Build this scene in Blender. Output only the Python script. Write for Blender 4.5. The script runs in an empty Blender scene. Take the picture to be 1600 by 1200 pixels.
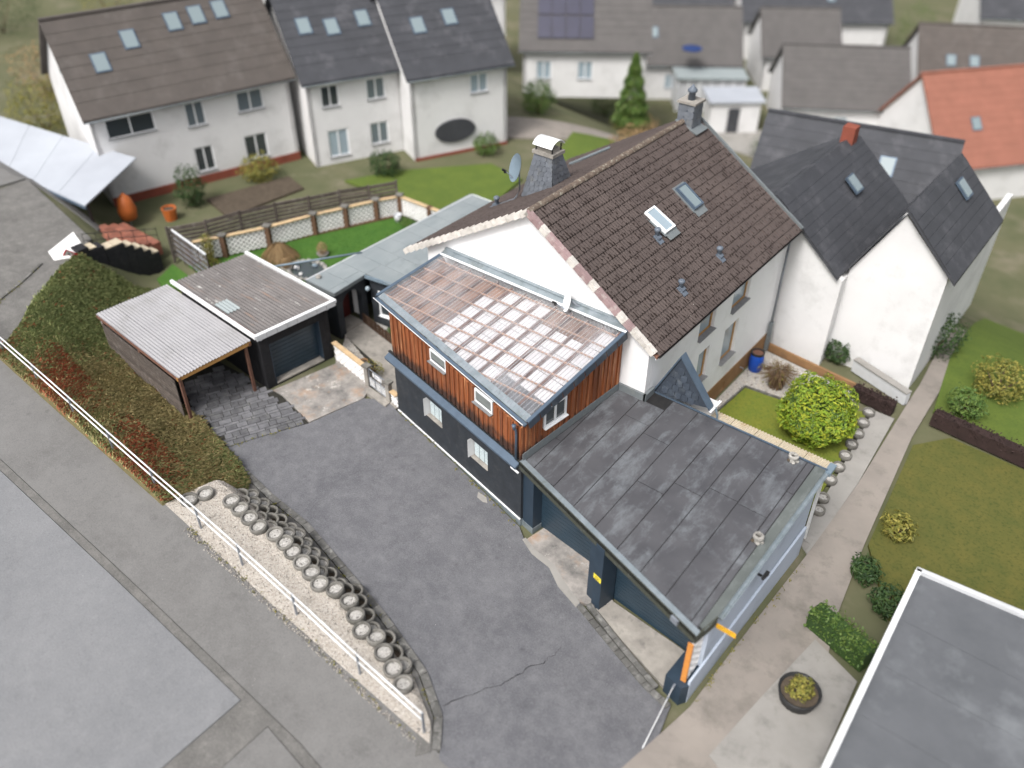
import bpy, bmesh, math, random
from mathutils import Vector, Matrix, Euler
random.seed(11)
R = math.radians
sc = bpy.context.scene
# ------------------------------------------------------------------ camera, sky, sun, exposure
cd = bpy.data.cameras.new('camera'); cam = bpy.data.objects.new('camera', cd)
sc.collection.objects.link(cam); sc.camera = cam
cd.sensor_width = 36.0; cd.lens = 30.49; cd.clip_start = 0.5; cd.clip_end = 3000
pitch, yaw, roll = R(38.07), R(38.476), R(-0.253)
fw = Vector((-math.sin(yaw)*math.cos(pitch), math.cos(yaw)*math.cos(pitch), -math.sin(pitch)))
rt = Vector((math.cos(yaw), math.sin(yaw), 0)); dn = fw.cross(rt)
rt, dn = rt*math.cos(roll)+dn*math.sin(roll), dn*math.cos(roll)-rt*math.sin(roll)
cam.matrix_world = Matrix((( rt.x, -dn.x, -fw.x, 0), (rt.y, -dn.y, -fw.y, 0), (rt.z, -dn.z, -fw.z, 22.5), (0, 0, 0, 1)))
cd.dof.use_dof = True; cd.dof.focus_distance = 30.5; cd.dof.aperture_fstop = 0.095
w = bpy.data.worlds.new('World'); sc.world = w; w.use_nodes = True
wn = w.node_tree; wn.nodes.clear()
sky = wn.nodes.new('ShaderNodeTexSky'); sky.sky_type = 'NISHITA'; sky.sun_disc = False
SUN_EL, SUN_AZ = 54.0, 176.0           # azimuth clockwise from +Y: behind the camera, a little to the left
sky.sun_elevation = R(SUN_EL); sky.sun_rotation = R(SUN_AZ); sky.air_density = 1.0; sky.dust_density = 6.0; sky.ozone_density = 1.0
hsv = wn.nodes.new('ShaderNodeHueSaturation'); hsv.inputs['Saturation'].default_value = 0.3
bg = wn.nodes.new('ShaderNodeBackground'); bg.inputs['Strength'].default_value = 0.13
wo = wn.nodes.new('ShaderNodeOutputWorld')
wn.links.new(sky.outputs[0], hsv.inputs['Color']); wn.links.new(hsv.outputs[0], bg.inputs['Color']); wn.links.new(bg.outputs[0], wo.inputs['Surface'])
sl = bpy.data.lights.new('sun', 'SUN'); sl.energy = 1.5; sl.angle = R(15); sl.color = (1.0, 0.975, 0.945)
so = bpy.data.objects.new('sun', sl); sc.collection.objects.link(so)
sd = Vector((math.sin(R(SUN_AZ))*math.cos(R(SUN_EL)), math.cos(R(SUN_AZ))*math.cos(R(SUN_EL)), math.sin(R(SUN_EL))))
so.rotation_euler = sd.to_track_quat('Z', 'Y').to_euler(); so.location = (-20, -20, 60)
sc.view_settings.view_transform = 'Standard'; sc.view_settings.look = 'None'
sc.view_settings.exposure = 0.66; sc.view_settings.gamma = 1.0; sc.view_settings.use_curve_mapping = False
sc.cycles.use_denoising = True; sc.cycles.max_bounces = 8; sc.cycles.transparent_max_bounces = 16

# ------------------------------------------------------------------ materials
def _n(nt, t, **kw):
    n = nt.nodes.new(t)
    for k, v in kw.items(): setattr(n, k, v)
    return n
class NT:
    def __init__(s, name):
        s.m = bpy.data.materials.new(name); s.m.use_nodes = True; s.t = s.m.node_tree
        s.b = s.t.nodes['Principled BSDF']; s.geo = _n(s.t, 'ShaderNodeNewGeometry'); s.pos = s.geo.outputs['Position']
    def L(s, a, b): s.t.links.new(a, b)
    def mapping(s, scale, rot=(0, 0, 0), src=None):
        m = _n(s.t, 'ShaderNodeMapping'); s.L(src or s.pos, m.inputs['Vector'])
        m.inputs['Scale'].default_value = scale if hasattr(scale, '__len__') else (scale,)*3
        m.inputs['Rotation'].default_value = rot; return m.outputs[0]
    def noise(s, scale, detail=5, rough=.6, vec=None, dist=0):
        n = _n(s.t, 'ShaderNodeTexNoise'); s.L(vec or s.pos, n.inputs['Vector'])
        n.inputs['Scale'].default_value = scale; n.inputs['Detail'].default_value = detail; n.inputs['Roughness'].default_value = rough; n.inputs['Distortion'].default_value = dist
        return n.outputs['Fac']
    def vor(s, scale, vec=None, feat='F1', out='Distance'):
        n = _n(s.t, 'ShaderNodeTexVoronoi'); n.feature = feat; s.L(vec or s.pos, n.inputs['Vector']); n.inputs['Scale'].default_value = scale
        return n.outputs[out]
    def ramp(s, f, a, b, c0=0., c1=1.):
        n = _n(s.t, 'ShaderNodeMapRange'); s.L(f, n.inputs['Value'])
        n.inputs['From Min'].default_value = a; n.inputs['From Max'].default_value = b; n.inputs['To Min'].default_value = c0; n.inputs['To Max'].default_value = c1
        n.clamp = True; return n.outputs[0]
    def math(s, op, a, b=0.0):
        n = _n(s.t, 'ShaderNodeMath', operation=op)
        for i, v in enumerate((a, b)):
            if hasattr(v, 'default_value') or hasattr(v, 'is_linked'): s.L(v, n.inputs[i])
            else: n.inputs[i].default_value = v
        return n.outputs[0]
    def mix(s, f, a, b):
        n = _n(s.t, 'ShaderNodeMix', data_type='RGBA')
        for i, v in ((0, f), (6, a), (7, b)):
            if isinstance(v, (int, float)): n.inputs[i].default_value = v
            elif isinstance(v, (tuple, list)): n.inputs[i].default_value = tuple(v[:3])+(1,)
            else: s.L(v, n.inputs[i])
        return n.outputs[2]
    def rnd(s): return _n(s.t, 'ShaderNodeObjectInfo').outputs['Random']
    def bump(s, h, strength=.3, dist=.02):
        n = _n(s.t, 'ShaderNodeBump'); s.L(h, n.inputs['Height']); n.inputs['Strength'].default_value = strength; n.inputs['Distance'].default_value = dist
        s.L(n.outputs[0], s.b.inputs['Normal'])
    def done(s, col, rough=.8, spec=.3, metal=0.):
        if isinstance(col, (tuple, list)): s.b.inputs['Base Color'].default_value = tuple(col[:3])+(1,)
        else: s.L(col, s.b.inputs['Base Color'])
        if isinstance(rough, (int, float)): s.b.inputs['Roughness'].default_value = rough
        else: s.L(rough, s.b.inputs['Roughness'])
        s.b.inputs['Specular IOR Level'].default_value = spec; s.b.inputs['Metallic'].default_value = metal
        return s.m
def simple(name, c1, c2=None, scale=3., rough=.75, spec=.3, bs=40., bst=.15, metal=0., dirt=None, dscale=1.2, rvar=0., streak=False):
    s = NT(name); c2 = c2 or tuple(x*.72 for x in c1)
    f = s.ramp(s.noise(scale), .3, .7); col = s.mix(f, c1, c2)
    if streak:
        g = s.ramp(s.noise(1.0, 4, .65, s.mapping((7, 7, .35))), .45, .75, 0, .6); col = s.mix(g, col, dirt or tuple(x*.5 for x in c1))
    elif dirt:
        g = s.ramp(s.noise(dscale, 7, .7), .52, .72, 0, .8); col = s.mix(g, col, dirt)
    if rvar:
        k = s.ramp(s.rnd(), 0, 1, 1-rvar, 1+rvar); col = s.mix(1.0, col, col)
        h = _n(s.t, 'ShaderNodeHueSaturation'); s.L(k, h.inputs['Value']); s.L(col, h.inputs['Color']); col = h.outputs[0]
    if bst: s.bump(s.noise(bs, 4), bst, .01)
    return s.done(col, rough, spec, metal)
M = {}
M['plaster'] = simple('white_plaster', (.82, .82, .825), (.77, .77, .775), .7, .9, .2, 60, .12, dirt=(.66, .655, .65), dscale=.6)
M['plaster2'] = simple('old_white_plaster', (.70, .695, .695), (.63, .625, .625), .5, .9, .2, 40, .1, dirt=(.47, .465, .46), dscale=.45)
M['dark_wall'] = simple('dark_slate_paint', (.030, .036, .044), (.020, .023, .028), 3, .6, .4, 25, .5, dirt=(.052, .056, .060), dscale=2.5)
M['black_wall'] = simple('black_render', (.019, .019, .022), (.012, .012, .014), 4, .75, .3, 30, .7, dirt=(.035, .033, .034), dscale=3)
M['blue_paint'] = simple('dark_blue_paint', (.028, .046, .068), (.020, .034, .052), 2, .5, .4, 60, .05)
M['door_blue'] = simple('blue_door_steel', (.024, .045, .066), (.016, .032, .048), 1.2, .4, .5, 80, .03)
M['pale_blue'] = simple('pale_blue_render', (.49, .545, .63), (.43, .485, .57), .8, .85, .2, 50, .15, dirt=(.34, .375, .43), dscale=.8)
M['slate_metal'] = simple('blue_grey_sheet_metal', (.10, .14, .19), (.075, .105, .145), 2.5, .45, .5, 30, .05, metal=.3)
M['zinc'] = simple('weathered_zinc', (.30, .34, .37), (.20, .24, .26), 3, .45, .5, 30, .08, metal=.4, dirt=(.16, .18, .17), dscale=2)
M['white_metal'] = simple('white_painted_metal', (.82, .83, .84), (.70, .71, .72), 3, .4, .5, 40, .03)
M['white_pvc'] = simple('white_window_frame', (.83, .84, .85), (.78, .79, .8), 3, .35, .5, 40, .02)
M['black_metal'] = simple('black_gutter', (.014, .014, .015), (.025, .024, .023), 6, .45, .5, 40, .1)
M['grey_sill'] = simple('grey_stone_sill', (.23, .23, .235), (.17, .17, .175), 6, .7, .3, 80, .2)
M['plinth_brown'] = simple('brown_plinth_render', (.30, .175, .085), (.23, .13, .065), 2, .9, .2, 60, .3, dirt=(.16, .10, .06), dscale=1.5)
M['oak'] = simple('varnished_window_wood', (.44, .24, .08), (.33, .17, .05), 6, .5, .4, 60, .1)
M['concrete'] = simple('weathered_concrete', (.36, .335, .30), (.23, .215, .195), 2.2, .9, .2, 35, .4, dirt=(.11, .105, .10), dscale=1.6)
M['ring_concrete'] = simple('planter_concrete', (.20, .192, .175), (.13, .124, .112), 6, .95, .15, 45, .5, dirt=(.07, .07, .058), dscale=4, rvar=.2)
M['kerb'] = simple('kerb_stone', (.15, .147, .14), (.10, .098, .092), 5, .95, .15, 50, .6, dirt=(.30, .295, .28), dscale=4, rvar=.22)
M['paver'] = simple('grey_paver', (.155, .155, .165), (.10, .10, .106), 4, .9, .2, 50, .4, dirt=(.21, .21, .205), dscale=2.5, rvar=.25)
M['joint'] = simple('dark_joint_soil', (.045, .043, .038), (.03, .03, .026), 8, .95, .1, 60, .4)
M['breeze'] = simple('white_breeze_block', (.84, .83, .82), (.78, .77, .76), 5, .9, .2, 60, .1, dirt=(.62, .61, .58), dscale=2, rvar=.05)
M['cap_stone'] = simple('sandy_wall_cap', (.58, .42, .25), (.47, .34, .20), 4, .85, .2, 50, .3, dirt=(.30, .25, .18), dscale=2)
M['brown_post'] = simple('brown_masonry_post', (.15, .085, .052), (.10, .06, .04), 5, .9, .2, 50, .4)
M['red_brick'] = simple('red_terrace_paving', (.27, .10, .065), (.17, .075, .055), 3, .85, .2, 40, .4, rvar=.25)
M['beige_tile'] = simple('beige_stair_tile', (.55, .47, .35), (.44, .38, .28), 5, .8, .3, 50, .2, rvar=.1)
M['fence_wood'] = simple('grey_brown_fence_wood', (.125, .105, .092), (.08, .066, .058), 5, .9, .2, 40, .5, dirt=(.21, .19, .175), dscale=3, rvar=.3)
M['picket_wood'] = simple('brown_picket_wood', (.085, .052, .034), (.055, .034, .024), 5, .85, .2, 40, .4, rvar=.25)
M['raw_wood'] = simple('orange_batten_wood', (.55, .34, .235), (.42, .25, .165), 8, .8, .2, 40, .2, rvar=.15)
M['rafter'] = simple('reddish_rafter_wood', (.20, .105, .075), (.13, .068, .05), 6, .8, .2, 40, .2, rvar=.15)
M['ceiling_white'] = simple('white_insulation_panel', (.86, .855, .85), (.78, .775, .775), 1.5, .7, .3, 20, .15, rvar=.06)
M['ceiling_brown'] = simple('brown_underboard', (.34, .195, .125), (.24, .13, .08), 3, .85, .2, 40, .3, rvar=.2)
M['slate'] = simple('grey_slate', (.15, .165, .19), (.115, .127, .147), 5, .55, .45, 40, .25, dirt=(.20, .205, .20), dscale=3, rvar=.14)
M['slate_dark'] = simple('dark_slate', (.050, .064, .085), (.035, .044, .060), 4, .5, .45, 30, .4, dirt=(.11, .125, .14), dscale=3, rvar=.2)
M['ridge'] = simple('lichen_ridge_tile', (.135, .105, .085), (.10, .078, .065), 6, .95, .15, 50, .6, dirt=(.42, .41, .34), dscale=7, rvar=.15)
M['verge_white'] = simple('whitish_verge_tile', (.62, .59, .55), (.50, .47, .44), 5, .85, .2, 50, .3, dirt=(.36, .33, .28), dscale=4, rvar=.1)
M['verge_mauve'] = simple('mauve_verge_tile', (.33, .235, .235), (.26, .18, .18), 5, .85, .2, 50, .3, dirt=(.50, .45, .42), dscale=4, rvar=.15)
M['steel'] = simple('bright_sheet_steel', (.86, .87, .88), (.8, .81, .82), 3, .3, .5, 20, .03)
M['dish_blue'] = simple('blue_grey_dish', (.17, .225, .27), (.14, .185, .225), 3, .5, .4, 30, .03)
M['vent'] = simple('blue_grey_vent', (.13, .155, .19), (.10, .12, .15), 4, .5, .4, 30, .05)
M['barrel'] = simple('blue_plastic', (.012, .075, .42), (.01, .06, .34), 3, .4, .5, 30, .05)
M['disc_blue'] = simple('dull_blue_disc', (.02, .045, .16), (.018, .04, .13), 3, .6, .3, 30, .0)
M['black_plastic'] = simple('black_plastic', (.015, .015, .016), (.025, .025, .025), 6, .5, .4, 40, .05)
M['yellow_sign'] = simple('yellow_sign_face', (.85, .72, .07), (.80, .66, .06), 3, .5, .3, 40, .0)
M['orange_sign'] = simple('orange_sign_face', (.80, .42, .02), (.74, .37, .02), 3, .5, .3, 40, .0)
M['sign_mark'] = simple('sign_print', (.30, .22, .03), (.25, .18, .03), 3, .6, .3, 40, .0)
M['sign_red'] = simple('sign_red', (.70, .02, .04), (.62, .02, .035), 3, .5, .3, 40, .0)
M['sign_white'] = simple('sign_white', (.82, .82, .82), (.78, .78, .78), 3, .5, .3, 40, .0)
M['sign_dark'] = simple('sign_dark_print', (.12, .16, .22), (.1, .13, .2), 3, .5, .3, 40, .0)
M['orange_brick'] = simple('orange_wood_edge', (.62, .26, .06), (.5, .2, .05), 6, .8, .2, 40, .3)
M['lead'] = simple('lead_flashing', (.17, .19, .20), (.12, .135, .14), 3, .6, .4, 30, .25, dirt=(.24, .255, .25), dscale=3)
M['red_door'] = simple('dark_red_door', (.11, .018, .016), (.08, .014, .012), 5, .5, .4, 40, .1)
M['bark'] = simple('bark', (.16, .11, .075), (.10, .07, .05), 8, .95, .1, 40, .6)
M['twig'] = simple('brown_twigs', (.20, .13, .075), (.12, .08, .05), 6, .95, .1, 40, .2)
M['soil'] = simple('brown_soil', (.10, .080, .06), (.065, .052, .04), 4, .95, .1, 30, .6)
M['bank'] = simple('bank_litter', (.15, .125, .065), (.10, .092, .045), 3, .95, .1, 30, .8)
M['earth'] = simple('garden_ground', (.13, .125, .075), (.085, .095, .05), .35, .95, .1, 10, .5, dirt=(.20, .175, .13), dscale=.25)
M['beige_path'] = simple('beige_path_gravel', (.28, .25, .222), (.22, .198, .178), .6, .95, .15, 60, .5, dirt=(.15, .138, .12), dscale=.9)
M['pale_slab'] = simple('pale_concrete_slab', (.31, .297, .277), (.25, .24, .224), .8, .9, .2, 40, .3, dirt=(.165, .16, .148), dscale=1.1)
M['roof_grey'] = simple('dark_grey_roof', (.056, .058, .066), (.043, .045, .051), 1.0, .7, .3, 12, .5, dirt=(.10, .10, .11), dscale=.8)
M['roof_brown'] = simple('brown_grey_roof', (.098, .085, .077), (.078, .068, .062), 1.0, .8, .3, 12, .5, dirt=(.12, .108, .10), dscale=.8)
M['roof_taupe'] = simple('taupe_roof', (.108, .101, .098), (.087, .082, .08), 1.0, .8, .3, 12, .5)
M['roof_orange'] = simple('orange_roof', (.29, .12, .085), (.235, .10, .07), 1.0, .8, .3, 12, .5)
M['flat_grey'] = simple('grey_flat_roof', (.115, .12, .13), (.085, .09, .098), .7, .8, .3, 20, .3, dirt=(.17, .18, .19), dscale=.5)
M['pale_roof'] = simple('pale_grey_sheet_roof', (.34, .335, .345), (.29, .285, .295), .5, .6, .3, 20, .1, dirt=(.24, .235, .23), dscale=.7)
M['white_roof'] = simple('whitish_awning', (.40, .425, .465), (.35, .37, .41), .5, .6, .3, 20, .05)
M['mint'] = simple('mint_grey_roof', (.29, .325, .33), (.25, .285, .29), .5, .6, .3, 20, .05)
M['solar'] = simple('violet_solar_panel', (.035, .035, .065), (.028, .028, .05), 1, .4, .5, 20, .0)
M['brick_red'] = simple('red_brick_base', (.26, .075, .05), (.19, .06, .04), 2, .9, .2, 30, .3)
M['brown_hedge_wall'] = simple('dark_brown_fence', (.045, .028, .026), (.03, .02, .018), 3, .9, .2, 20, .5)
M['orange_obj'] = simple('orange_plastic', (.50, .13, .03), (.42, .11, .025), 2, .5, .4, 20, .0)
M['light_grey'] = simple('light_grey_paint', (.55, .56, .58), (.48, .49, .5), 2, .6, .3, 20, .05)
M['galv'] = simple('galvanised_steel', (.33, .36, .40), (.26, .28, .32), 6, .4, .5, 40, .05, metal=.5)
M['stone'] = simple('rubble_stone', (.38, .365, .34), (.25, .24, .22), 8, .9, .2, 40, .5, rvar=.2)

def leafmat(name, c1, c2, c3, rough=.55):
    s = NT(name); col = s.mix(s.ramp(s.noise(2.2, 3), .35, .65), c1, c2); col = s.mix(s.ramp(s.geo.outputs['Random Per Island'], .45, 1.), col, c3); col = s.mix(s.ramp(s.geo.outputs['Random Per Island'], .22, .0, 0, .7), col, tuple(k*.35 for k in c1))
    m = s.done(col, rough, .25); s.b.inputs['Transmission Weight'].default_value = 0; return m
M['leaf_lime'] = leafmat('lime_leaves', (.115, .20, .020), (.185, .265, .024), (.31, .33, .03))
M['leaf_green'] = leafmat('green_leaves', (.05, .105, .022), (.085, .14, .03), (.12, .17, .04))
M['leaf_dark'] = leafmat('dark_green_leaves', (.022, .05, .016), (.035, .07, .02), (.055, .09, .025))
M['leaf_olive'] = leafmat('olive_leaves', (.13, .14, .03), (.19, .18, .04), (.27, .23, .05))
M['leaf_brown'] = leafmat('brown_dry_twigs', (.30, .20, .10), (.21, .14, .075), (.40, .28, .15), .9)
M['cotoneaster'] = leafmat('cotoneaster_strands', (.33, .28, .13), (.245, .225, .10), (.50, .41, .21), .9)
M['cotoneaster_g'] = leafmat('cotoneaster_green_strands', (.21, .25, .10), (.165, .20, .08), (.34, .36, .155), .9)
M['berries'] = leafmat('red_berry_leaves', (.33, .10, .05), (.25, .10, .05), (.42, .14, .07), .8)
def grassmat(name, a, b, c):
    s = NT(name); col = s.mix(s.ramp(s.noise(1.1, 6, .7), .35, .68), a, b); col = s.mix(s.ramp(s.noise(9, 3), .5, .75), col, c)
    s.bump(s.noise(55, 4), .6, .03); return s.done(col, .9, .15)
M['lawn_l'] = grassmat('bright_lawn', (.048, .12, .022), (.068, .15, .027), (.085, .16, .035))
M['lawn_r'] = grassmat('mossy_lawn', (.14, .18, .03), (.20, .205, .035), (.11, .145, .03))
M['lawn_far'] = grassmat('olive_garden_lawn', (.085, .093, .026), (.12, .11, .03), (.058, .07, .02))
M['lawn_far2'] = grassmat('fresh_garden_lawn', (.085, .125, .026), (.11, .15, .03), (.07, .10, .025))
def gravelmat(name, base, alt, dark, sc_=22):
    s = NT(name); v = s.vor(sc_, out='Color'); d = s.vor(sc_)
    hs = _n(s.t, 'ShaderNodeSeparateColor'); s.L(v, hs.inputs[0])
    col = s.mix(s.ramp(hs.outputs[0], .15, .9), base, alt); col = s.mix(s.ramp(hs.outputs[1], .93, .99), col, dark)
    col = s.mix(s.ramp(d, .025, .05, 0, .0), col, dark)
    s.bump(d, .9, -.03); return s.done(col, .85, .2)
M['gravel'] = gravelmat('cream_gravel', (.50, .465, .42), (.38, .34, .295), (.17, .155, .135))
M['gravel_w'] = gravelmat('white_gravel', (.50, .485, .46), (.36, .345, .325), (.14, .135, .125))
M['pebble'] = simple('cream_pebbles', (.56, .525, .48), (.38, .34, .295), 14, .8, .25, 40, .0)
M['pebble_d'] = simple('grey_pebbles', (.24, .23, .22), (.15, .14, .13), 14, .8, .25, 40, .0)
# glass
def glassmat(name, col, rough=.06):
    s = NT(name); s.bump(s.noise(1.5, 2), .05, .05); return s.done(col, rough, .9)
M['glass'] = glassmat('window_glass', (.045, .055, .06))
M['glass_pale'] = glassmat('pale_window_glass', (.30, .37, .42), .15)
M['glass_mid'] = glassmat('grey_window_glass', (.14, .17, .19), .1)
M['glass_sky'] = glassmat('skylight_glass', (.20, .25, .265), .12)
M['glass_block'] = glassmat('glass_block', (.50, .58, .60), .2)
M['blind'] = simple('grey_roller_blind', (.20, .215, .21), (.16, .175, .17), 3, .6, .3, 20, .0)
def polymat():
    s = NT('clear_corrugated_sheet'); t = s.t
    tr = _n(t, 'ShaderNodeBsdfTransparent'); tr.inputs[0].default_value = (.93, .93, .95, 1)
    gl = _n(t, 'ShaderNodeBsdfGlossy'); gl.inputs['Roughness'].default_value = .09; gl.inputs['Color'].default_value = (1, 1, 1, 1)
    df = _n(t, 'ShaderNodeBsdfTranslucent'); df.inputs[0].default_value = (.86, .86, .88, 1)
    d2 = _n(t, 'ShaderNodeBsdfDiffuse'); d2.inputs[0].default_value = (.80, .80, .82, 1)
    fr = _n(t, 'ShaderNodeLayerWeight'); fr.inputs[0].default_value = .35
    m0 = _n(t, 'ShaderNodeMixShader'); m0.inputs[0].default_value = .6; s.L(df.outputs[0], m0.inputs[1]); s.L(d2.outputs[0], m0.inputs[2])
    m1 = _n(t, 'ShaderNodeMixShader'); s.L(s.ramp(s.noise(.8, 6, .7), .42, .72, .07, .40), m1.inputs[0]); s.L(tr.outputs[0], m1.inputs[1]); s.L(m0.outputs[0], m1.inputs[2])
    m2 = _n(t, 'ShaderNodeMixShader'); s.L(s.ramp(fr.outputs['Facing'], .06, .50, .12, .92), m2.inputs[0]); s.L(m1.outputs[0], m2.inputs[1]); s.L(gl.outputs[0], m2.inputs[2])
    s.L(m2.outputs[0], t.nodes['Material Output'].inputs['Surface']); return s.m
M['poly'] = polymat()
# asphalt
def asphaltmat(name, a, b, pale, sc_=.55, crack=True):
    s = NT(name); mid = tuple((x+y)/2 for x, y in zip(a, b))
    col = s.mix(s.ramp(s.noise(sc_, 8, .68, None, .2), .30, .70), a, b)
    col = s.mix(s.ramp(s.noise(2.2, 9, .78), .46, .76, 0, .6), col, pale)
    col = s.mix(s.ramp(s.noise(1.1, 9, .76, s.mapping(1.0, (0, 0, 1.3))), .54, .78, 0, .5), col, tuple(x*.6 for x in a))
    f = s.noise(26, 3, .7); col = s.mix(s.ramp(f, .52, .72, 0, .38), col, tuple(x*1.25 for x in pale)); col = s.mix(s.ramp(f, .46, .30, 0, .42), col, tuple(x*.5 for x in a))
    # oil spots and scuffs, white grit
    col = s.mix(s.ramp(s.vor(.9, s.mapping(1., (0, 0, .4))), .10, .02, 0, .35), col, tuple(x*.5 for x in a))
    col = s.mix(s.ramp(s.vor(2.3), .020, .012), col, (.6, .58, .55))
    s.bump(f, .4, .015); return s.done(col, .88, .25)
M['asphalt'] = asphaltmat('driveway_asphalt', (.098, .099, .109), (.146, .147, .157), (.20, .20, .207))
M['asphalt_old'] = asphaltmat('old_road_asphalt', (.10, .097, .092), (.155, .15, .143), (.24, .23, .215), .8)
M['road'] = asphaltmat('road_asphalt', (.135, .132, .128), (.18, .177, .172), (.205, .20, .196), .35)
M['pavement'] = asphaltmat('pale_blue_grey_pavement', (.165, .169, .177), (.205, .208, .215), (.235, .237, .242), .35)
M['crack'] = simple('crack_filler', (.03, .03, .032), (.022, .022, .024), 5, .95, .1, 30, .0)
def apronmat():
    s = NT('stained_concrete_apron'); col = s.mix(s.ramp(s.noise(1.0, 7, .7), .35, .65), (.14, .135, .13), (.36, .335, .31))
    col = s.mix(s.ramp(s.noise(.9, 6, .65, s.mapping(1., (0, 0, .7))), .52, .72, 0, .8), col, (.36, .22, .13))
    col = s.mix(s.ramp(s.noise(1.7, 7, .75, s.mapping(1., (.4, .2, 2.1))), .58, .7, 0, .9), col, (.60, .57, .53)); s.bump(s.noise(40, 4), .3, .01)
    return s.done(col, .9, .2)
M['apron'] = apronmat()
# felts
def feltmat(name, a, b, pale, amt=.8):
    s = NT(name); col = s.mix(s.ramp(s.noise(.7, 6, .6), .35, .65), a, b)
    g = s.ramp(s.noise(1.0, 8, .74, s.mapping((1.5, .55, 1.), (0, 0, -.25)), .2), .50, .72, 0, amt); col = s.mix(g, col, pale)
    g = s.ramp(s.noise(1.4, 8, .75, s.mapping((.9, 1.1, 1.), (0, 0, .6)), .3), .54, .74, 0, amt*.7); col = s.mix(g, col, pale)
    col = s.mix(s.ramp(s.vor(1.7), .022, .014), col, (.7, .7, .68))
    col = s.mix(s.ramp(s.noise(.45, 5, .7), .60, .72, 0, .5), col, tuple(x*.6 for x in a))
    s.bump(s.noise(4, 6, .6), .25, .03); return s.done(col, s.ramp(s.noise(.7, 5), .3, .7, .45, .75), .4)
M['felt'] = feltmat('dark_bitumen_felt', (.056, .056, .062), (.078, .078, .085), (.175, .19, .205))
M['felt_edge'] = feltmat('greenish_felt_edge', (.075, .085, .082), (.105, .117, .112), (.19, .21, .205))
M['felt_blue'] = feltmat('blue_grey_felt', (.20, .228, .238), (.235, .262, .27), (.29, .315, .322), .6)
M['fascia_olive'] = simple('olive_fascia', (.062, .066, .050), (.045, .048, .038), 3, .7, .3, 30, .2, dirt=(.11, .12, .11), dscale=3)
def fibrecement():
    s = NT('corrugated_fibre_cement'); col = s.mix(s.ramp(s.noise(1.3, 6), .35, .65), (.135, .125, .122), (.17, .158, .154))
    col = s.mix(s.ramp(s.noise(1., 6, .7, s.mapping((.35, 5, 1))), .58, .72, 0, .6), col, (.28, .15, .085))
    col = s.mix(s.ramp(s.noise(1.2, 7, .8, s.mapping((1.2, 4, 1), (0, 0, .04))), .60, .66, 0, .9), col, (.46, .45, .43)); s.bump(s.noise(50, 3), .2, .01)
    return s.done(col, .9, .2)
M['fibre'] = fibrecement()
def tilemat():
    s = NT('brown_concrete_tile'); uv = _n(s.t, 'ShaderNodeUVMap').outputs[0]
    sp = _n(s.t, 'ShaderNodeSeparateXYZ'); s.L(uv, sp.inputs[0]); u, v = sp.outputs[0], sp.outputs[1]
    col = s.mix(s.ramp(s.noise(.9, 5), .35, .65), (.092, .073, .067), (.072, .057, .053))
    col = s.mix(s.ramp(s.noise(14, 5, .7), .5, .75, 0, .55), col, (.125, .102, .095)); col = s.mix(s.ramp(s.noise(.7, 6, .7, s.mapping(1., (.3, 0, 1.1))), .58, .74, 0, .45), col, (.06, .047, .041))
    # moss, dirt and trough shadow painted as dark dashes, longer or shorter from tile to tile
    tr = s.math('COSINE', s.math('MULTIPLY', u, 4*math.pi)); tr = s.ramp(tr, -.35, .25)
    ln = s.ramp(s.noise(5.5, 2, .5, s.mapping((1, 1.6, 1))), .47, .62, -.25, .95)
    dk = s.math('MULTIPLY', tr, s.ramp(s.math('SUBTRACT', ln, v), 0, .12)); col = s.mix(s.math('MULTIPLY', dk, .93), col, (.018, .012, .010))
    col = s.mix(s.ramp(s.vor(2.6), .035, .022), col, (.55, .52, .48))
    s.bump(s.noise(70, 3), .35, .006); return s.done(col, .9, .2)
M['tile'] = tilemat()
def plankmat():
    s = NT('orange_brown_cladding'); v = s.mapping((16, 16, .55)); g = s.noise(1., 7, .72, v, .4)
    r = s.rnd(); base = s.mix(r, (.37, .112, .036), (.19, .058, .024))
    col = s.mix(s.ramp(g, .40, .62), base, (.13, .05, .024)); col = s.mix(s.ramp(s.noise(1.3, 5, .7, s.mapping((9, 9, .4), (0, 0, .5))), .56, .70, 0, .85), col, (.62, .32, .16))
    col = s.mix(s.ramp(s.vor(2.6, s.mapping((3, 3, 1.0))), .06, .02), col, (.30, .22, .16))
    # weathered black feet of the boards where rain splashes up
    sp = _n(s.t, 'ShaderNodeSeparateXYZ'); s.L(s.pos, sp.inputs[0]); h = s.math('ADD', sp.outputs[2], s.ramp(s.noise(2.4, 5), .2, .8, -.45, .35))
    col = s.mix(s.ramp(h, 3.35, 3.0, 0, .85), col, (.022, .019, .018)); s.bump(g, .35, .01); return s.done(col, .6, .35)
M['plank'] = plankmat()

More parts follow.
